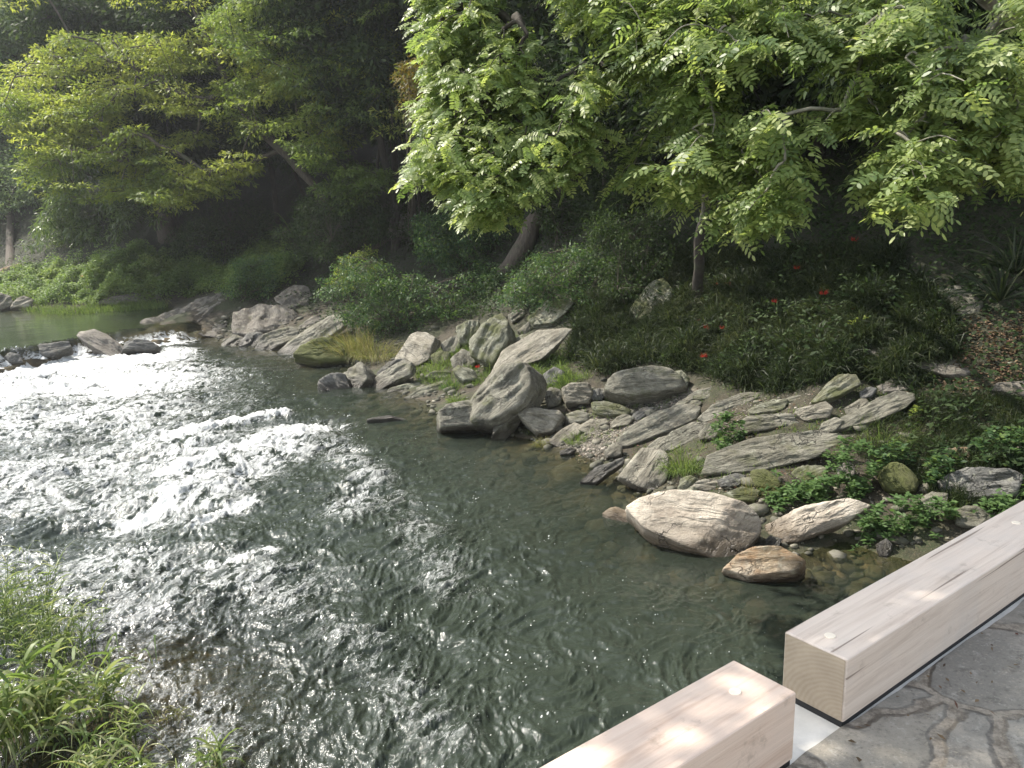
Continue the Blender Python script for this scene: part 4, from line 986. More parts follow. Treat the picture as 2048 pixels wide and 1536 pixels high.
def grow(trunk, targets, r0, rt=.008, sag=.05, bias=.35, gain=.5, wig=.04):
    """limbs from a trunk polyline to every target, thickness from how many twigs each limb carries"""
    trunk = np.array(trunk, float); n0 = len(trunk)
    nodes = [p for p in trunk]; par = [-1]+list(range(n0-1)); plen = [0.]
    for i in range(1, n0): plen.append(plen[-1]+np.linalg.norm(trunk[i]-trunk[i-1]))
    start = max(1, n0//3)
    N_ = np.zeros((n0+len(targets)*2+5, 3)); N_[:n0] = trunk; PL_ = np.zeros(len(N_)); PL_[:n0] = plen; cnt = n0
    dt = np.min(np.linalg.norm(targets[:, None]-trunk[None, start:], axis=2), 1)
    for t in targets[np.argsort(dt)]:
        d = np.linalg.norm(N_[start:cnt]-t, axis=1); k_ = start+int(np.argmin(d+bias*.3*PL_[start:cnt]))
        L = np.linalg.norm(N_[k_]-t)
        mid = (N_[k_]+t)/2+np.array([0, 0, sag*L])+rng.normal(size=3)*wig*L
        N_[cnt] = mid; par.append(k_); PL_[cnt] = PL_[k_]+L/2; cnt += 1
        N_[cnt] = t; par.append(cnt-1); PL_[cnt] = PL_[k_]+L; cnt += 1
    N_ = N_[:cnt]; w = np.ones(cnt)
    for i in range(cnt-1, 0, -1):
        if i < n0: w[i] += 0
        w[par[i]] += w[i]
    rad = rt*w**gain; rad = np.minimum(rad, r0)
    tr_r = np.linspace(r0, max(rad[n0-1], r0*.35), n0); rad[:n0] = np.maximum(rad[:n0]*0, tr_r)
    kids = {}
    for i in range(1, cnt): kids.setdefault(par[i], []).append(i)
    # chains
    paths = []; rads = []
    used = set(range(n0))
    for i in range(n0, cnt):
        if i in used: continue
        ch = [par[i], i]; used.add(i)
        cur = i
        while kids.get(cur):
            nx_ = [c for c in kids[cur] if c not in used]
            if not nx_: break
            nx_ = max(nx_, key=lambda c: w[c]); ch.append(nx_); used.add(nx_); cur = nx_
        p = N_[ch]; r = rad[ch].copy(); r[0] = r[1]
        # smooth the chain
        if len(p) > 2:
            s = np.linspace(0, len(p)-1, (len(p)-1)*3+1); k0 = np.clip(np.floor(s).astype(int), 0, len(p)-2); f = (s-k0)[:, None]
            pm = p[np.clip(k0-1, 0, None)]; p0 = p[k0]; p1 = p[k0+1]; p2 = p[np.clip(k0+2, None, len(p)-1)]
            q = .5*((2*p0)+(-pm+p1)*f+(2*pm-5*p0+4*p1-p2)*f**2+(-pm+3*p0-3*p1+p2)*f**3)
            r = np.interp(s, np.arange(len(r)), r); p = q
        paths.append(p); rads.append(r)
    tp = np.array(trunk); s = np.linspace(0, n0-1, (n0-1)*5+1)
    tpp = np.stack([np.interp(s, np.arange(n0), tp[:, i]) for i in range(3)], 1)+rng.normal(size=(len(s), 3))*r0*.12
    tr = np.interp(s, np.arange(n0), rad[:n0]); tr[0] *= 1.5; tr[1] *= 1.15
    return (tpp, tr), paths, rads
def tree(name, label, cat, trunk, targets, r0, bark, leafV, leafmat, group=None, rt=.008, sag=.05, gain=.5):
    trunk = np.array(trunk, float); e = empty(name, trunk[0]); tag(e, label, cat, group)
    (tp, tr), ps, rs = grow(trunk, np.asarray(targets), r0, rt, sag, gain=gain)
    V, F = tubes([tp], [tr], 12)
    if ps:
        V2, F2 = tubes(ps, rs, 5); F = np.concatenate([F, F2+len(V)]); V = np.concatenate([V, V2])
    mesh_np('trunk', V-trunk[0], F, bark, e, smooth=True)
    V, F, t = leafV; mesh_np('crown', V-trunk[0], F, leafmat, e, attrs={'tint': t})
    return e
def pad_leaves(T, per, rad, thick, L, W, droop=.1, shape='rhomb', nz=.35, tilt=None):
    """flat sprays of leaves round each twig end"""
    n = len(T)*per; c = np.repeat(T, per, 0)
    a = rng.random(n)*6.283; r = rad*np.sqrt(rng.random(n))
    pl = norm(np.array([0, 0, 1.])+rng.normal(size=(len(T), 3))*.22); pl = np.repeat(pl, per, 0)
    ax = norm(np.cross(pl, np.array([.3, .9, .1]))); ay = np.cross(pl, ax)
    off = ax*(r*np.cos(a))[:, None]+ay*(r*np.sin(a))[:, None]
    p = c+off+pl*(rng.normal(size=n)*thick)[:, None]-np.array([0, 0, 1.])*(droop*r*r/rad)[:, None]
    D = norm(off)*.8+rng.normal(size=(n, 3))*.5-np.array([0, 0, .25])
    N_ = pl+rng.normal(size=(n, 3))*nz
    s = rng.uniform(.7, 1.3, n)
    return leaf_mesh(p, D, N_, L*s, W*s, shape)
def ball_leaves(C, R, per, L, W, shape='rhomb', hang=.3, shell=.5):
    """leaves spread through small lumpy clusters. C (n,3), R (n,)"""
    n = len(C)*per; c = np.repeat(C, per, 0); r = np.repeat(np.broadcast_to(R, (len(C),)), per)
    d = rand_unit(n); rad = r*(rng.random(n)**shell)
    off = d*rad[:, None]*np.array([1, 1, .75]); p = c+off
    D = d+rng.normal(size=(n, 3))*.5-np.array([0, 0, hang]); N_ = d*.5+np.array([0, 0, .8])+rng.normal(size=(n, 3))*.45
    s = rng.uniform(.65, 1.3, n)
    return leaf_mesh(p, D, N_, L*s, W*s, shape)
def rosettes(Pp, k_, L, W, up=.5, shape='oval', fold=.1):
    n = len(Pp)*k_; c = np.repeat(Pp, k_, 0); a = rng.random(n)*6.283; el = rng.uniform(-.25, up, n)
    D = np.stack([np.cos(a), np.sin(a), el], -1); N_ = np.array([0, 0, 1.])+rng.normal(size=(n, 3))*.3
    s = rng.uniform(.6, 1.25, n)
    return leaf_mesh(c+D*.1*L+np.stack([0*a, 0*a, rng.uniform(-.5, .5, n)*L], -1), D, N_, L*s, W*s, shape, fold)

# ------------------------------------------------------------------ the bright feathery tree over the bank
def feathery(name, label, trunk_px, polys, gaps, n, dfun, thick, L, pairs, bark, r0, extra=None, per=10, group=None):
    U = []
    for poly, wgt in polys:
        U.append(sample_poly(poly, int(n*wgt)))
    U = np.concatenate(U)
    m = np.ones(len(U), bool)
    for ox, oy in ((14, 0), (-14, 0), (0, 44), (0, -4)):
        anyp = np.zeros(len(U), bool)
        for poly, _ in polys: anyp |= in_poly(poly, U[:, 0]+ox, U[:, 1]+oy)
        m &= anyp
        for gpoly in gaps: m &= ~in_poly(gpoly, U[:, 0]+ox*.4, U[:, 1]+oy*.4)
    U = U[m]
    cl = fbm(U[:, 0]/85., U[:, 1]/60., None, 2)
    cl = cl+.5*fbm(U[:, 0]/190.+5, U[:, 1]/130., None, 1); U = U[cl > -.22+.05*rng.normal(size=len(U))]
    dep = dfun(U[:, 0], U[:, 1])
    T = PDv(U[:, 0], U[:, 1], dep+rng.normal(size=len(U))*thick)
    if extra is not None: T = np.concatenate([T, extra])
    trunk = [np.array(p, float) for p in trunk_px]
    m = len(T)
    c = np.repeat(T, per, 0); k_ = len(c)
    a = rng.random(k_)*6.283
    D = norm(np.stack([np.cos(a)-.25, np.sin(a)-.35, rng.uniform(-.55, .35, k_)], -1))
    Nn = np.array([-.25, -.25, 1.])+rng.normal(size=(k_, 3))*.35
    Pp = c+np.array([0, 0, -1.])*(rng.random(k_)*.10)[:, None]+rng.normal(size=(k_, 3))*.045
    V = compound_mesh(Pp, D, Nn, L*rng.uniform(.65, 1.25, k_), pairs, .44, .75)
    return tree(name, label, 'tree', trunk, T, r0, bark, V, LM['robinia'], group, rt=.0032, sag=.12, gain=.45)

r1 = [(820,-40),(1400,-60),(1420,60),(1260,120),(1215,200),(1190,330),(1140,360),(1160,420),(1120,380),(1060,400),(1010,470),(950,490),(930,460),(900,400),(880,380),(800,385),(768,365),(830,320),(820,270),(850,130),(830,60)]
g1 = [[(990,-60),(1110,-60),(1140,90),(1080,95),(1050,50),(1000,40)], [(1090,50),(1230,60),(1250,110),(1140,120)], [(1020,200),(1060,200),(1055,225),(1020,225)]]
def d1(u, v): return np.interp(u, [760, 1000, 1250, 1450], [7.7, 7.4, 7.1, 6.8])+(v-200)*-.002
base = PT(1395, 585)
tk = [base-np.array([0, 0, .3]), PD(1400, 480, 15.2), PD(1425, 330, 14.2), PD(1430, 150, 12.4), PD(1400, 20, 10.6), PD(1330, -120, 8.8), PD(1220, -260, 7.6)]
ex = PDv(rng.uniform(850, 1500, 130), rng.uniform(-520, -50, 130), rng.uniform(6.6, 8.2, 130))
feathery('feathery_tree', 'bright green feathery leaved tree spreading over the middle of the bank', tk, [(r1, 1.0)], g1, 1150, d1, .38, .195, 8, BK['black'], .11, ex)
r2 = [(1240,240),(1330,210),(1400,120),(1300,100),(1400,-60),(1900,-60),(2110,-60),(2110,380),(1990,380),(1880,340),(1930,300),(1880,250),(1800,270),(1700,280),(1600,300),(1630,420),(1560,470),(1440,500),(1400,440),(1330,500),(1290,510),(1350,420),(1280,370),(1230,410),(1220,370),(1260,290)]
r3 = [(1750,330),(1800,270),(1900,260),(1950,330),(1880,380),(1830,440),(1790,450),(1745,400),(1760,370)]
g2 = [[(1540,130),(1640,110),(1720,160),(1700,200),(1600,210),(1540,200)], [(1600,290),(1740,280),(1750,330),(1740,420),(1640,440)], [(1860,0),(1960,-60),(2060,-60),(2000,60),(1900,70)], [(1220,200),(1330,190),(1300,260),(1240,270)], [(1800,170),(1850,190),(1830,230),(1790,220)]]
def d2(u, v): return np.interp(u, [1200, 1500, 1800, 2100], [7.2, 6.2, 5.9, 5.8])
tb = PT(2040, 560)+np.array([1.6, 0, 0]); tb[2] = ground_z(tb[0], tb[1])
tk = [tb-np.array([0, 0, .3]), tb+np.array([-.3, -1.0, 2.0]), PD(2060, 60, 9.0), PD(1900, -60, 7.6), PD(1750, -230, 6.9), PD(1600, -330, 6.6)]
ex = PDv(rng.uniform(1300, 2500, 150), rng.uniform(-560, -50, 150), rng.uniform(5.8, 7.6, 150))
feathery('feathery_tree', 'feathery leaved tree hanging its largest leaves into the upper right of the picture', tk, [(r2, .85), (r3, .16), ([(1170,-60),(1420,-60),(1420,200),(1290,190),(1210,110)], .10)], g2, 1300, d2, .38, .25, 6, BK['pale'], .14, ex, per=8)

# ------------------------------------------------------------------ yellow green layered tree and its neighbours on the left
def poly_targets(polys, n, d0, thick, thr=-.25, sx=90., sy=28.):
    U = np.concatenate([sample_poly(p, int(n*w)) for p, w in polys])
    U = U[fbm(U[:, 0]/sx+3, (U[:, 1]+U[:, 0]*.35)/sy, None, 2) > thr]
    dd = d0(U[:, 0], U[:, 1]) if callable(d0) else d0
    return PDv(U[:, 0], U[:, 1], dd+rng.normal(size=len(U))*thick)
A = [([(90,70),(300,70),(560,25),(720,10),(730,120),(560,190),(400,230),(250,230),(40,260),(-10,200)], .42),
     ([(-40,180),(250,200),(330,260),(200,290),(60,280),(10,240)], .10), ([(60,260),(350,270),(500,230),(560,260),(450,330),(300,400),(120,400),(60,340)], .2),
     ([(420,150),(560,140),(700,60),(800,40),(800,250),(740,300),(620,300),(500,250)], .24), ([(280,380),(430,330),(500,320),(480,370),(330,415)], .05)]
T = poly_targets(A, 1250, lambda u, v: np.interp(u, [0, 400, 800], [31, 29.5, 26]), 1.3)
tb = PT(700, 455)
tk = [tb-np.array([0, 0, .4]), PD(640, 380, 29), PD(560, 300, 29), PD(470, 210, 29), PD(430, 110, 29), PD(380, 0, 29), PD(350, -110, 29)]
ext = PDv(rng.uniform(0, 900, 110), rng.uniform(-260, 10, 110), rng.uniform(27, 32, 110))
LV = merge([pad_leaves(np.concatenate([T, ext]), 95, .68, .035, .165, .062, .12)])
_v, _f, _t = LV; _c = fbm(_v[:, 0]*.55+2, _v[:, 1]*.55, _v[:, 2]*.9, 2)
LV = (_v, _f, np.clip(_t*.45+.55+.75*_c+.03*(_v[:, 2]-7), 0, 1))
tree('spreading_tree', 'yellow green tree with flat layered boughs reaching left over the river', 'tree', tk, np.concatenate([T, ext]), .17, BK['dark'], LV, LM['yellow'], rt=.008, sag=.04, gain=.42)
A2 = [([(400,-60),(900,-60),(870,60),(780,130),(640,110),(520,130),(420,60)], .45), ([(560,120),(800,120),(780,260),(720,320),(620,330),(540,260)], .35), ([(640,330),(740,320),(780,380),(700,420),(640,390)], .1)]
T = poly_targets(A2, 620, lambda u, v: 25.5+(v-100)*.002, 1.0)
LV = pad_leaves(T, 95, .55, .05, .14, .055, .15)
_c = fbm(LV[0][:, 0]*.6+8, LV[0][:, 1]*.6, LV[0][:, 2]*.9, 2); LV = (LV[0], LV[1], np.clip(LV[2]*.45+.38+.7*_c, 0, 1))
tb = PT(790, 500)
tree('spreading_tree', 'green layered tree between the yellow green tree and the feathery tree', 'tree', [tb-np.array([0, 0, .4]), PD(790, 400, 27), PD(760, 280, 26), PD(700, 150, 25.5), PD(650, 20, 25.5), PD(620, -70, 25.5)], T, .15, BK['black'], LV, LM['midgreen'], rt=.007, sag=.04, gain=.42)
A3 = [([(-60,-60),(460,-60),(440,40),(300,70),(120,60),(60,130),(-60,200)], .8), ([(-60,300),(60,300),(90,420),(40,500),(-60,500)], .3)]
T = poly_targets(A3, 460, 44.0, 1.3, -.35)
LV = pad_leaves(T, 110, 1.0, .09, .21, .085, .2)
tb = PT(20, 540)
tree('far_tree', 'pale hazy green tree filling the top left corner', 'tree', [tb-np.array([0, 0, .4]), PD(20, 420, 44), PD(60, 250, 44), PD(120, 80, 44), PD(160, -80, 44)], T, .22, BK['dark'], LV, LM['blue'], rt=.009, sag=.04, gain=.42)
B = [([(70,330),(330,330),(350,430),(280,490),(200,500),(60,490),(110,400)], 1.0)]
T = poly_targets(B, 280, 37.5, 1.1, -.3, 60, 40); tb = PT(380, 500)
LV = ball_leaves(T, .48, 95, .24, .055, 'rhomb', .9, .6)
tree('glossy_leaved_tree', 'tree with long drooping glossy leaves low on the left behind the green strip', 'tree', [tb-np.array([0, 0, .3]), PD(370, 420, 37.5), PD(310, 370, 37.5), PD(230, 330, 37.5)], T, .16, BK['dark'], LV, LM['glossy'], rt=.008)
C1 = [([(-140,-60),(60,-40),(110,60),(60,180),(40,330),(70,480),(-140,520)], 1.0)]
T = poly_targets(C1, 460, 47.0, 1.8, -.3, 70, 50); tb = PT(-60, 530)
tree('far_tree', 'hazy blue green tree at the far left edge', 'tree', [tb-np.array([0, 0, .3]), PD(-50, 300, 47), PD(-20, 100, 47), PD(0, -60, 47)], T, .3, BK['dark'], ball_leaves(T, .95, 110, .22, .09, 'rhomb', .3, .7), LM['blue'], rt=.012)
C2 = [([(60,-80),(420,-80),(400,60),(240,90),(110,70)], 1.0)]
T = poly_targets(C2, 230, 38.0, 1.6, -.3, 70, 50); tb = PT(330, 480)
tree('far_tree', 'grey green tree rising behind the top of the yellow green tree', 'tree', [tb-np.array([0, 0, .3]), PD(320, 200, 37), PD(260, 0, 38), PD(240, -90, 38)], T, .3, BK['dark'], ball_leaves(T, .9, 110, .20, .08, 'rhomb', .3, .7), LM['blue'], rt=.012)

# ------------------------------------------------------------------ dark forest on the slope
def forest(label, base_px, top_off, R, ncl, per, leaf='forest', hgt=7.5, lean=(0, 0), r0=.13, bark='black', lsz=.23, name='forest_tree', spread=(1, 1, .62)):
    tb = PT(*base_px) if len(base_px) == 2 else np.array(base_px, float)
    if len(base_px) == 3: tb[2] = ground_z(tb[0], tb[1])
    top = tb+np.array([top_off[0], top_off[1], hgt])
    ncl = int(ncl*1.9); d = rand_unit(ncl)*(rng.random(ncl)**.45)[:, None]*R*np.array(spread); T = top+d
    T = T[(T[:, 2] > ground_z(T[:, 0], T[:, 1])+1.2)]
    mid = (tb+top)/2+np.array([lean[0], lean[1], 0])
    return tree(name, label, 'tree', [tb-np.array([0, 0, .4]), tb*.7+mid*.3+np.array([0, 0, .2]), mid, (mid+top)/2, top, top+np.array([0, 0, R*.3])], T, r0, BK[bark],
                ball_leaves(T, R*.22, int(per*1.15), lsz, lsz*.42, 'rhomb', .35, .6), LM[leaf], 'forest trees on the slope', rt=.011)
forest('dark tree high on the slope between the yellow green tree and the feathery tree', (800, 455), (-.3, .3), 4.6, 170, 130, hgt=8.0)
forest('dark tree behind the gap in the left half of the feathery tree', (1010, 400), (-.3, .3), 4.6, 150, 120, hgt=7.5)
forest('dark tree whose trunk shows between the two feathery trees', (1310, 300), (-.8, -1.5), 4.4, 150, 120, hgt=6.5)
forest('dark tree behind the upper right tree', (1640, 300), (-.8, -1.0), 4.2, 150, 120, hgt=6.5)
forest('dark tree in the top right corner', (1960, 330), (-.5, -.5), 4.0, 140, 120, hgt=6.5)
forest('leaning brown trunked tree rising right from the shrubs', (1000, 550), (6.0, 1.6), 3.8, 150, 130, hgt=7.2, r0=.30, bark='dark', lean=(-.1, 0), spread=(1, 1, .5))
forest('dark tree over the shaded hollow at the foot of the left slope', (560, 490), (-.3, .3), 4.2, 150, 130, hgt=9.0)
forest('dim tree behind the glossy leaved tree', (420, 420), (0, .5), 4.4, 150, 120, hgt=8.0)
forest('dim tree farther left behind the glossy leaved tree', (150, 425), (0, 0), 4.6, 140, 120, hgt=8.5, leaf='blue')
forest('tall tree beyond the right edge that shades the grassy slope', (11.5, 15.5, 0), (-1.5, 0), 4.2, 130, 110, hgt=8)

for lab, bp, off, hh_ in [('low dark tree behind the lower boughs of the yellow green tree', (470, 455), (-1, -1.5), 4.5), ('low dark tree at the head of the shaded hollow', (620, 430), (-1, -1), 4.2),
    ('low dark tree left of the orange leaved sapling', (720, 390), (-1, -1), 4.5), ('low dark tree behind the orange leaved sapling', (840, 400), (-.5, -1), 4.2), ('low dark tree right of the glossy leaved tree', (360, 455), (-1, -1), 4.5),
    ('dim tree filling the middle of the upper left slope', (560, 330), (-1, -1), 5.5), ('dim tree above the hollow beside the left feathery tree', (760, 290), (-1, -1), 5.5), ('dim tree at the top left behind the yellow green boughs', (300, 400), (-1, -1), 7.5),
    ('low dark tree behind the grey trunk of the feathery tree', (1440, 430), (0, -.5), 3.6), ('low dark tree under the gap between the feathery trees', (1210, 400), (0, -.5), 3.8), ('low dark tree behind the right feathery tree', (1750, 330), (0, -.5), 3.4), ('low dark tree near the right edge', (1960, 400), (0, -.3), 3.4)]:
    forest(lab, bp, off, 3.5, 80, 130, hgt=hh_, r0=.08)
# a tree on the left bank by the bridge: it stands outside the picture and dapples the timbers and the paving
tb = np.array([-8.8, .5, 0]); tb[2] = ground_z(tb[0], tb[1])
T = np.concatenate([np.array([-2.3, 5.1, 8.4])+rand_unit(56)*np.array([2.1, 1.7, 1.2])*(rng.random((56, 1))**.5), np.array([-4.6, 3.3, 7.8])+rand_unit(46)*np.array([2.4, 2.0, 1.4])*(rng.random((46, 1))**.5)])
tree('leaning_tree', 'tree leaning over the water from the left bank beside the bridge', 'tree', [tb-np.array([0, 0, .3]), (-8.0, 1.0, 3.2), (-6.8, 1.8, 5.6), (-4.9, 3.4, 7.3), (-3.0, 4.6, 8.1)], T, .2, BK['grey'], ball_leaves(T, .50, 150, .13, .06, 'rhomb', .3), LM['robinia'])
# ------------------------------------------------------------------ shrubs, herbs, grasses
def shrub(name, label, poly, n, base_px, depth, thick, leafs, mat, cat='shrub', group=None, stem=.012, bark='dark', thr=-.4, up=0.0):
    T = poly_targets([(poly, 1.0)], n, depth, thick, thr, 45, 30)
    gz = ground_z(T[:, 0], T[:, 1]); T[:, 2] = np.maximum(T[:, 2], gz+.05)
    b = PT(*base_px); e = empty(name, b); tag(e, label, cat, group)
    # several stems from the foot
    order = rng.permutation(len(T)); ns = min(9, len(T)); mids = T[order[:ns]]
    ps = []; rs = []
    for m_ in mids:
        jt = .12 if len(T) > 16 else .002; f = b+np.array([rng.normal()*jt, rng.normal()*jt, -.05]); f[2] = ground_z(f[0], f[1])-.05
        ps.append(np.array([f, f*.5+m_*.5+np.array([0, 0, .12*np.linalg.norm(m_-f)]), m_])); rs.append(np.array([stem*1.6, stem, stem*.5]))
    if len(T) <= 16: ns = len(T); ps = [np.array([b-np.array([0, 0, .05]), b*.5+t*.5, t]) for t in T]; rs = [np.array([stem, stem, stem*.5])]*len(T)
    for t in T[order[ns:]]:
        k_ = np.argmin(np.linalg.norm(mids-t, axis=1)); m_ = mids[k_]; q = ps[k_][1]
        s = q if np.linalg.norm(q-t) < np.linalg.norm(m_-t) else m_
        ps.append(np.array([s, (s+t)/2+np.array([0, 0, .03]), t])); rs.append(np.array([stem*.55, stem*.4, stem*.25]))
    V, F = tubes(ps, rs, 4); mesh_np('stems', V-b, F, BK[bark] if bark in BK else LM[bark], e, smooth=True, attrs={'tint': np.full(len(V), .3)})
    V, F, t = leafs(T); mesh_np('foliage', V-b, F, mat, e, attrs={'tint': t})
    return e
def dep(u, v): return float((PT(u, v)-ORG)@FW)
dd = dep(840, 655)
shrub('shrub', 'wide dark green fine leaved shrub behind the dry grass and the upright rocks', [(650,600),(645,560),(700,510),(790,530),(880,560),(1000,520),(1015,560),(960,625),(890,655),(760,665),(690,640)], 330, (800, 650), dd+.5, .55, lambda T: pad_leaves(T, 55, .30, .05, .085, .034, .3), LM['shrub'])
shrub('shrub', 'fine leaved shrub right of the leaning brown trunk', [(1000,600),(1010,560),(1080,505),(1180,490),(1250,530),(1245,600),(1150,625),(1060,615)], 220, (1120, 620), dep(1120, 630)+.4, .5, lambda T: pad_leaves(T, 50, .26, .05, .075, .030, .3), LM['shrub'])
shrub('shrub', 'yellow leaved bush on the left end of the wide dark shrub', [(655,560),(690,515),(750,495),(770,520),(740,550),(690,580)], 60, (700, 600), dep(690, 630)+.2, .3, lambda T: pad_leaves(T, 45, .26, .05, .09, .038, .3), LM['yellow'])
shrub('shrub', 'dark bush on the brown bedrock behind the small waterfall', [(430,560),(470,520),(540,510),(560,560),(520,600),(450,590)], 110, (490, 600), dep(490, 605)+.2, .45, lambda T: ball_leaves(T, .24, 55, .09, .04, 'rhomb', .2), LM['shrub'])
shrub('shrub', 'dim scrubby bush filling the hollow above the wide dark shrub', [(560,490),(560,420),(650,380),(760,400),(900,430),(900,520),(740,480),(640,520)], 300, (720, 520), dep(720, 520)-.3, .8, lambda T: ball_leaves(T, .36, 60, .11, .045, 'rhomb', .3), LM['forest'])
shrub('shrub', 'dim brownish bush between the leaning trunk and the grey trunk', [(1180,430),(1330,420),(1345,540),(1290,590),(1230,600),(1180,500)], 170, (1260, 600), dep(1270, 600), .5, lambda T: ball_leaves(T, .26, 50, .075, .03, 'rhomb', .3), LM['forest'])
shrub('shrub', 'orange brown leafed sapling at the left end of the feathery tree', [(800,130),(842,118),(865,215),(820,232),(803,180)], 36, (830, 480), 14.0, .3, lambda T: pad_leaves(T, 45, .20, .04, .075, .034, .4), LM['orange'])
shrub('shrub', 'dim bushes under the layered boughs above the green strip', [(330,520),(340,440),(420,400),(560,420),(560,500),(450,520)], 200, (450, 525), dep(440, 535)+.2, .7, lambda T: ball_leaves(T, .36, 55, .12, .05, 'rhomb', .3), LM['forest'])
shrub('shrub', 'dim leafy bush between the wide dark shrub and the leaning trunk', [(830,440),(1000,420),(1030,500),(960,545),(850,530)], 200, (930, 545), dep(930, 545)+.2, .6, lambda T: ball_leaves(T, .32, 60, .10, .045, 'rhomb', .3), LM['shrub'])
shrub('shrub', 'dim leafy bush behind the leaning trunk on the slope', [(1040,380),(1200,360),(1220,470),(1120,490)], 170, (1130, 480), dep(1130, 480)+.2, .6, lambda T: ball_leaves(T, .34, 60, .10, .045, 'rhomb', .3), LM['forest'])
shrub('shrub', 'dim low bush beneath the gap between the two feathery trees', [(1190,300),(1330,280),(1340,420),(1200,430)], 170, (1260, 430), dep(1260, 430)+.2, .6, lambda T: ball_leaves(T, .34, 60, .10, .045, 'rhomb', .3), LM['forest'])
for lab, poly, bs, n, mt in [
  ('bright green herbs spilling over the stones right of the cream boulder', [(1525,1030),(1560,985),(1620,950),(1700,960),(1740,990),(1730,1010),(1600,1016),(1550,1035)], (1640, 1000), 150, 'herb'),
  ('upright bright herb between the huge flat slab and the green moss boulder', [(1650,920),(1690,870),(1740,890),(1760,930),(1740,975),(1680,985),(1640,960)], (1700, 980), 90, 'herb'),
  ('herbs hanging over the dark water beside the timber kerb', [(1720,1020),(1800,990),(1890,1000),(1930,1040),(1880,1090),(1820,1080),(1760,1100),(1710,1100)], (1800, 1060), 120, 'herb'),
  ('pale herbs climbing over the top of the green moss boulder', [(1740,900),(1800,880),(1830,920),(1780,945),(1745,935)], (1790, 935), 45, 'shrub'),
  ('leafy green plant growing between the bank slabs', [(1420,880),(1430,835),(1465,820),(1490,850),(1480,890),(1440,905)], (1450, 900), 60, 'herb'),
  ('herbs in the shade at the right edge above the timber kerb', [(1940,880),(1990,850),(2080,860),(2080,930),(1980,930)], (2010, 925), 75, 'shrub'),
  ('low herbs right of the green moss boulder', [(1840,930),(1880,890),(1940,930),(1900,960),(1850,975)], (1880, 965), 45, 'shrub'),
  ('herbs along the timber kerb at the right edge', [(1940,1010),(1990,990),(2070,960),(2090,1010),(1990,1040),(1950,1040)], (2000, 1030), 55, 'herb'),
  ('small yellow green seedling on the shaded slope', [(1698,640),(1712,630),(1738,634),(1740,652),(1712,662)], (1718, 668), 10, 'yellow'),
  ('single bright sprout at the end of the rough grey slab', [(1822,815),(1838,810),(1842,832),(1826,836)], (1830, 836), 6, 'yellow'),
]:
    shrub('leafy_herb', lab, poly, n, bs, dep(*bs)-.02, .14, lambda T: rosettes(T, 9, .075, .040, .5, 'lance', .12), LM[mt], 'plant', None, .0035, 'herb', thr=-.45)
# tufts of arching grass
def tuft(label, u, v, n, L, W, mat, lean=(0, 0, 1), spread=.5, droop=1.0, rad=.08, name='grass_tuft', water=False, cat='grass tuft', seg=4, part='blades'):
    b = PT(u, v, water); e = empty(name, b); tag(e, label, cat)
    a = rng.random(n)*6.283; r = rad*np.sqrt(rng.random(n)); Pp = np.stack([r*np.cos(a), r*np.sin(a), 0*a-.01], -1)
    D = np.array(lean)+np.stack([np.cos(a), np.sin(a), 0*a], -1)*spread*rng.random(n)[:, None]+rng.normal(size=(n, 3))*.12
    V, F, t = blade_mesh(Pp, D, L*rng.uniform(.6, 1.2, n), W*rng.uniform(.7, 1.2, n), seg, droop*rng.uniform(.5, 1.3, n))
    mesh_np(part, V, F, LM[mat], e, attrs={'tint': t}); return e
tuft('arching green grass tuft right of the upright pale slab', 1365, 945, 420, .42, .006, 'low', (-.15, -.3, 1), .7, 1.4, .22)
tuft('yellow green grass tuft at the lower corner of the gravel patch', 1085, 893, 160, .22, .005, 'dry', (-.2, -.3, 1), .9, 1.2, .10)
tuft('green grass tuft on the gravel left of the long moss streaked slab', 1150, 885, 220, .24, .005, 'low', (-.1, -.3, 1), .9, 1.2, .16)
tuft('small vivid green grass tuft at the left foot of the biggest boulder', 912, 808, 160, .28, .007, 'low', (0, -.2, 1), .9, 1.0, .12)
tuft('dark tuft of grass above the flat mossy ledge', 900, 780, 160, .26, .007, 'shrub', (0, -.2, 1), .9, 1.0, .14)
tuft('grass sprig under the pale wedge rock', 1063, 868, 60, .14, .005, 'low', (0, -.3, 1), .9, 1.0, .08)
tuft('thin grass on the mossy lump below the huge flat slab', 1510, 985, 120, .26, .004, 'dry', (.1, -.2, 1), .8, 1.0, .2)
tuft('seeding grass hanging below the rough grey slab', 1770, 880, 260, .40, .004, 'low', (.1, -.3, 1), .8, 1.3, .38)
tuft('long grass leaning at the right of the sprout', 1870, 880, 260, .50, .004, 'grass', (.1, -.3, 1), .7, 1.2, .4)
tuft('grass beside the grey cobble at the timber kerb', 1900, 1030, 90, .26, .005, 'low', (0, -.2, 1), .8, 1.0, .15)
e = tuft('tall golden dry grass clump beside the furrowed slab', 700, 715, 900, .85, .010, 'dry', (-.25, -.2, 1), .5, .8, .6, 'dry_grass', cat='dry grass')
tuft('drooping straw coloured grass left of the pentagonal slab', 760, 715, 700, .70, .009, 'dry', (.2, -.5, .8), .8, 1.5, .6, 'dry_grass', cat='dry grass')
# dark sword leaved plants
def sword(label, u, v, n, L, W, mat='shrub'):
    return tuft(label, u, v, n, L, W, mat, (0, 0, .7), 1.6, .8, .05, 'sword_leaved_plant', cat='plant', part='leaves')
sword('dark sword leaved plant in the shade near the right edge', 2030, 545, 50, .95, .03, 'grass')
sword('spiky palm like plant on the dark slope left of the feathery tree', 590, 475, 50, 1.5, .05)
sword('sword leaved plant drooping at the right edge above the shaded slab', 2000, 600, 45, .9, .03, 'grass')

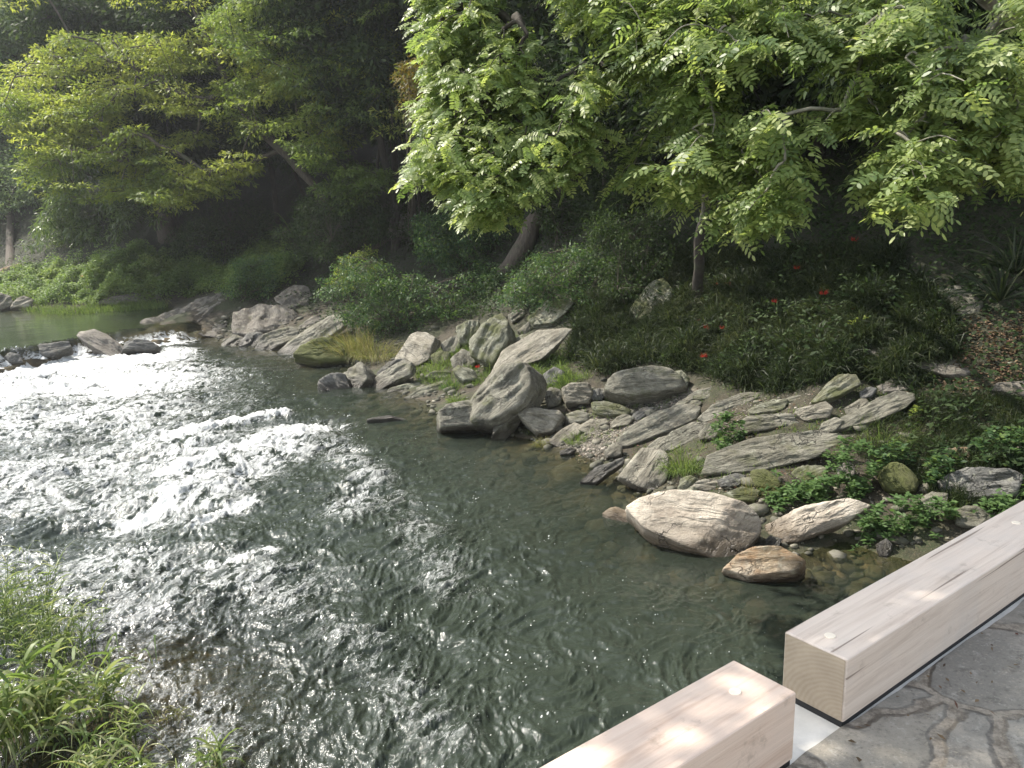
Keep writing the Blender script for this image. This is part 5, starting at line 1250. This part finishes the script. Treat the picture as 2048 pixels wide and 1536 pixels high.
# stuff: meadow grass in the shade, green strip on the far shore, ground cover over the slope
def stuff_blades(name, label, poly, npt, per, rad, L, W, mat, droop=.9, cat='grass'):
    U = sample_poly(poly, npt); G_ = PTV(U[:, 0], U[:, 1]); n = npt*per
    c = np.repeat(G_, per, 0); a = rng.random(n)*6.283; r = rad*np.sqrt(rng.random(n)); c[:, 0] += r*np.cos(a); c[:, 1] += r*np.sin(a); c[:, 2] = ground_z(c[:, 0], c[:, 1])-.01
    keep = shore_d(c[:, 0], c[:, 1]) > .35; c = c[keep]; n = len(c)
    D = np.array([-.1, -.2, 1])+rng.normal(size=(n, 3))*.45
    hh = np.clip(1+1.1*fbm(c[:, 0]*3.1, c[:, 1]*3.1, oct=3), .4, 1.8)
    V, F, t = blade_mesh(c, D, L*rng.uniform(.5, 1.25, n)*hh, W, 3, droop)
    tt = np.clip(t*.7+.3*(fbm(c[:, 0]*1.2, c[:, 1]*1.2, oct=3).repeat(len(V)//n)+.5), 0, 1)
    tag(mesh_np(name, V, F, LM[mat], attrs={'tint': tt}), label, cat, kind='stuff')
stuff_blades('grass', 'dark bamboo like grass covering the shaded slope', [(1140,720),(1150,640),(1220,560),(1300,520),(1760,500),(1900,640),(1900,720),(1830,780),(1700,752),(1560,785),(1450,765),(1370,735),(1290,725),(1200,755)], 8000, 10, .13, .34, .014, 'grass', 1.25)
stuff_blades('grass', 'thin grass among the bank rocks', [(830,760),(850,700),(950,690),(1100,680),(1180,760),(1100,790),(960,770),(900,790)], 900, 9, .10, .20, .008, 'low')
stuff_blades('grass', 'weedy grass below the ledges on the right', [(1700,900),(1820,800),(2060,800),(2080,980),(1960,1040),(1800,960)], 2600, 8, .10, .16, .006, 'grass')
stuff_blades('grass', 'short weeds growing between the bank slabs', [(1050,900),(1100,780),(1500,770),(1850,780),(1850,900),(1500,1010),(1380,960)], 500, 8, .09, .10, .007, 'low')
def stuff_leaves(name, label, G_, per, rad, hgt, L, W, mat, cat, shape='rhomb', clump=1.5):
    n = len(G_)*per; c = np.repeat(G_, per, 0); a = rng.random(n)*6.283; r = rad*np.sqrt(rng.random(n)); c[:, 0] += r*np.cos(a); c[:, 1] += r*np.sin(a)
    h = np.clip(.6+1.1*fbm(c[:, 0]*clump, c[:, 1]*clump, oct=3), .05, 2)*hgt
    c[:, 2] = ground_z(c[:, 0], c[:, 1])+h*rng.random(n)**.6
    c = c[(ground_z(c[:, 0], c[:, 1]) > .12)]; n = len(c)
    D = rand_unit(n); D[:, 2] *= .5; N_ = ground_n(c[:, 0], c[:, 1])+np.array([-.1, -.2, .3])+rng.normal(size=(n, 3))*.4
    s = rng.uniform(.6, 1.3, n); sz = L*s
    V, F, t = leaf_mesh(c, D, N_, sz, sz*W/L, shape)
    k_ = len(V)//n; t = np.clip(t*.6+.45*(fbm(c[:, 0]*.9+4, c[:, 1]*.9, oct=3)+.45).repeat(k_), 0, 1)
    tag(mesh_np(name, V, F, LM[mat], attrs={'tint': t}), label, cat, kind='stuff')
strip = [(-60,570),(0,560),(60,540),(250,528),(420,508),(560,500),(600,540),(560,580),(440,585),(340,600),(60,612),(-60,605)]
U = sample_poly(strip, 1500); stuff_leaves('low_plants', 'sunlit green strip of low plants along the far shore', PTV(U[:, 0], U[:, 1]), 75, .35, .75, .11, .055, 'low_sunlit', 'low plants')
U = sample_poly([(40,622),(200,612),(330,604),(330,626),(280,640),(100,634)], 260)
Q = PTV(U[:, 0], U[:, 1]); Q[:, 2] = np.maximum(Q[:, 2], ZUP)
a_ = np.repeat(Q, 14, 0)+rng.normal(size=(len(Q)*14, 3))*np.array([.15, .15, 0]); a_[:, 2] = np.maximum(ground_z(a_[:, 0], a_[:, 1]), ZUP-.02)
V, F, t = blade_mesh(a_, np.array([0, -.2, 1])+rng.normal(size=(len(a_), 3))*.4, .28*rng.uniform(.5, 1.2, len(a_)), .012, 2, .8)
tag(mesh_np('waterside_grass', V, F, LM['low'], attrs={'tint': t}), 'yellow green grass fringing the upper pool', 'grass', kind='stuff')
# ground cover over the whole wooded slope, denser in view
n = 26000
az = np.radians(rng.uniform(-38, 44, n)); r = 9*np.exp(rng.random(n)*math.log(6.2)); x = r*np.sin(az); y = r*np.cos(az); d_ = shore_d(x, y)
m = (d_ > 1.9+1.1*fbm(x*.6, y*.6, oct=2)) & (d_ < 26); x, y = x[m], y[m]
q = np.stack([x, y, ground_z(x, y)], -1)-ORG; zc = q@FW; uu = 1024+FPX*(q@RT)/zc; vv = 768-FPX*(q@UP)/zc
m = ~in_poly([(840,640),(1140,640),(1190,745),(1300,720),(1560,770),(1700,745),(1850,770),(1850,880),(1700,1010),(1000,1010),(840,800)], uu, vv); x, y, uu, vv = x[m], y[m], uu[m], vv[m]
m = ~in_poly([(1140,760),(1130,640),(1220,540),(1400,500),(1780,480),(1960,600),(2080,600),(2080,880),(1830,860),(1560,800),(1450,785),(1330,750)], uu, vv) | (rng.random(len(x)) < .28); x, y = x[m], y[m]
inrock = np.zeros(len(x), bool)
G_ = np.stack([x, y, ground_z(x, y)], -1)
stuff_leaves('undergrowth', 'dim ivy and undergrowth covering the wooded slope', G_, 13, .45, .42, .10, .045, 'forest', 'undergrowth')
# fallen leaves
n = 5000
U = sample_poly([(1700,710),(1760,670),(1900,650),(2060,620),(2080,760),(1960,790),(1800,770)], n//7); G_ = PTV(U[:, 0], U[:, 1]); G_ = np.repeat(G_, 4, 0)+rng.normal(size=(len(G_)*4, 3))*.12
G_[:, 2] = ground_z(G_[:, 0], G_[:, 1])+.015
V, F, t = leaf_mesh(G_, rand_unit(len(G_))*np.array([1, 1, .3]), np.array([0, 0, 1.])+rng.normal(size=(len(G_), 3))*.4, .06, .03, 'rhomb')
tag(mesh_np('leaf_litter', V, F, LM['litter'], attrs={'tint': t}), 'brown and reddish fallen leaves over the ledge on the right slope', 'fallen leaves', kind='stuff')
n = 900
U = sample_poly([(480,640),(600,600),(680,640),(600,700),(500,720)], 260); U2 = sample_poly([(1050,790),(1500,760),(1800,860),(1500,1000),(1180,920)], n-260)
U = np.concatenate([U, U2]); G_ = PTV(U[:, 0], U[:, 1]); G_[:, 2] += .012
V, F, t = leaf_mesh(G_, rand_unit(len(G_))*np.array([1, 1, .3]), np.array([0, 0, 1.])+rng.normal(size=(len(G_), 3))*.4, .05, .026, 'rhomb')
tag(mesh_np('leaf_litter', V, F, LM['litter'], attrs={'tint': t}), 'scattered dead leaves among the bank stones', 'fallen leaves', kind='stuff')

# bits of dry leaf and twig on the paving
n = 260; a_ = rng.uniform(0, 4.5, n)-1.2; b_ = -np.abs(rng.normal(size=n))*.35-.02
G_ = CR[None]+bd*a_[:, None]+bn*b_[:, None]+np.array([0, 0, .016])
V, F, t = leaf_mesh(G_, rand_unit(n)*np.array([1, 1, .1]), np.array([0, 0, 1.])+rng.normal(size=(n, 3))*.3, rng.lognormal(-4.1, .45, n), .0, 'rhomb')
V, F, t = leaf_mesh(G_, rand_unit(n)*np.array([1, 1, .1]), np.array([0, 0, 1.])+rng.normal(size=(n, 3))*.3, rng.lognormal(-4.1, .45, n), rng.lognormal(-4.9, .4, n), 'rhomb')
tag(mesh_np('leaf_litter', V, F, LM['litter'], attrs={'tint': t}), 'dry leaf bits and crumbs scattered on the stone paving', 'fallen leaves', kind='stuff')
# ------------------------------------------------------------------ red spider lilies
def lily(u, v, label, sc=1.0):
    top = PT(u, v+18); b = PT(u, v+26); b[2] = ground_z(b[0], b[1]); sc *= .66; H = .34*sc
    e = empty('spider_lily', b); tag(e, label, 'flower', 'red spider lilies on the bank')
    V, F = tubes([np.array([[0, 0, -.02], [.01, 0, H*.5], [0, 0, H]])], [np.array([.004, .0035, .003])], 5)
    mesh_np('stalk', V, F, LM['herb'], e, attrs={'tint': np.full(len(V), .3)})
    n = 44; a = rng.random(n)*6.283; el = rng.uniform(-.1, .9, n); D = np.stack([np.cos(a), np.sin(a), el], -1)
    Pp = np.tile(np.array([[0, 0, H]]), (n, 1))+norm(D)*.012
    V, F, t = blade_mesh(Pp, D, .085*sc*rng.uniform(.8, 1.2, n), .013*sc, 4, rng.uniform(-1.6, .2, n))
    V2, F2, t2 = blade_mesh(Pp[:20], D[:20]+np.array([0, 0, .2]), .13*sc, .003, 4, -1.2)
    VV, FF, tt = merge([(V, F, t), (V2, F2, t2)])
    mesh_np('flower_head', VV, FF, LM['petal'], e, attrs={'tint': tt}); return e
for u, v, lab, sc in [
  (955, 728, 'red spider lily between the tall mossy rock and the biggest boulder', .9), (1407, 716, 'lowest red spider lily on the shaded slope, above the broad rounded boulder', 1.1),
  (1412, 656, 'left one of the close pair of red spider lilies right of the lone mossy rock', 1.0), (1443, 652, 'right one of the close pair of red spider lilies right of the lone mossy rock', .8),
  (1396, 633, 'small red spider lily just above the close pair', .7), (1548, 604, 'orange red spider lily in the middle of the shaded grass', 1.0),
  (1645, 602, 'largest red spider lily, in the middle right of the shaded grass', 1.4), (1706, 620, 'red spider lily just above the yellow green seedling', .9),
  (1592, 540, 'red spider lily high in the shade near the middle of the slope', 1.1), (1431, 568, 'dim red spider lily beside the grey trunk, left of a twin', 1.0), (1455, 568, 'dim red spider lily beside the grey trunk, right of its twin', 1.0),
  (1707, 487, 'dim red spider lily highest on the slope', 1.2), (168, 552, 'red spider lily on the green strip of the far shore', 2.0)]:
    lily(u, v, lab, sc)

# ------------------------------------------------------------------ reeds in the lower left corner
def reed(label, u, v, H, nst, nleaf, L, W, rad=.14, lean=(.1, .05), droop=1.1, mat='reed'):
    b = PT(u, v, True); e = empty('reed_clump', b); tag(e, label, 'reeds', 'reeds in the lower left corner')
    ps, rs, Pl, Dl = [], [], [], []
    for i in range(nst):
        a = rng.random()*6.283; r = rad*math.sqrt(rng.random()); f = np.array([r*math.cos(a), r*math.sin(a), -.05])
        h = H*rng.uniform(.6, 1.1); tip = f+np.array([lean[0]*h+rng.normal()*.22*h, lean[1]*h+rng.normal()*.22*h, h])
        m_ = (f+tip)/2+np.array([-(tip-f)[0]*.12, -(tip-f)[1]*.12, .03]); ps.append(np.array([f, m_, tip])); rs.append(np.array([.004, .003, .0015]))
        nl = max(3, int(nleaf*rng.uniform(.7, 1.3)))
        for j in range(nl):
            s = .25+.75*(j+rng.random())/nl; q = (1-s)**2*f+2*s*(1-s)*(2*m_-.5*f-.5*tip)+s*s*tip
            an = rng.random()*6.283; Pl.append(q); Dl.append([math.cos(an), math.sin(an), rng.uniform(.3, 1.1)])
    V, F = tubes(ps, rs, 5); mesh_np('stems', V, F, LM[mat], e, attrs={'tint': np.full(len(V), .25)}, smooth=True)
    Pl = np.array(Pl); n = len(Pl)
    V, F, t = blade_mesh(Pl, np.array(Dl), L*rng.uniform(.6, 1.2, n), W*rng.uniform(.7, 1.2, n), 6, droop*rng.uniform(.5, 1.3, n))
    mesh_np('leaves', V, F, LM[mat], e, attrs={'tint': t}); return e
reed('tall pale green reeds at the left edge, highest in the corner', 30, 1290, .80, 75, 7, .26, .011, .34, (.05, .05))
reed('fine leaved reeds just right of the tallest ones', 110, 1330, .60, 60, 7, .24, .010, .33, (.15, .05))
reed('broad leaved reeds with fanning leaves at the left edge', 20, 1500, .70, 32, 7, .42, .036, .30, (.05, .0), 1.2)
reed('broad leaved reeds right of the fanning ones', 110, 1480, .55, 28, 7, .38, .030, .30, (.15, .05), 1.2)
reed('arching reed standing over the shallow ripples', 205, 1440, .60, 11, 7, .38, .020, .09, (.12, .05), 1.2)
reed('slender reed right of the arching one', 250, 1500, .46, 12, 6, .30, .016, .10, (.1, .0), 1.2)
reed('lone green reed at the bottom edge', 425, 1560, .34, 7, 7, .30, .016, .05, (.02, .0), 1.3)
reed('reeds at the very bottom between the corner and the lone reed', 200, 1600, .42, 34, 7, .32, .016, .3, (.1, .0), 1.2)
reed('short reed shoots at the bottom left of the lone green reed', 330, 1590, .26, 12, 6, .28, .014, .15, (.1, .0), 1.3)
reed('yellowing sedge drowned by the ripples', 345, 1440, .12, 8, 4, .20, .008, .10, (.2, .1), 1.6, 'dry')


# ------------------------------------------------------------------ thin haze volume, added for the lens veil at upper left
hz = obox('haze', np.array([-235., -130, -9]), np.array([470., 0, 0]), np.array([0, 400., 0]), np.array([0, 0, 45.]), MAT['rubber'])
k = NT('veil_haze'); vp = k.n('VolumePrincipled', Density=.0007, Anisotropy=.4); k.set(vp, 'Color', (.92, .95, 1, 1)); k.t.links.new(vp.outputs[0], k.out.inputs['Volume'])
hz.data.materials.clear(); hz.data.materials.append(k.m); hz['kind'] = 'stuff'; hz['label'] = 'thin haze added for the milky lens veil at the upper left'; hz['category'] = 'haze'
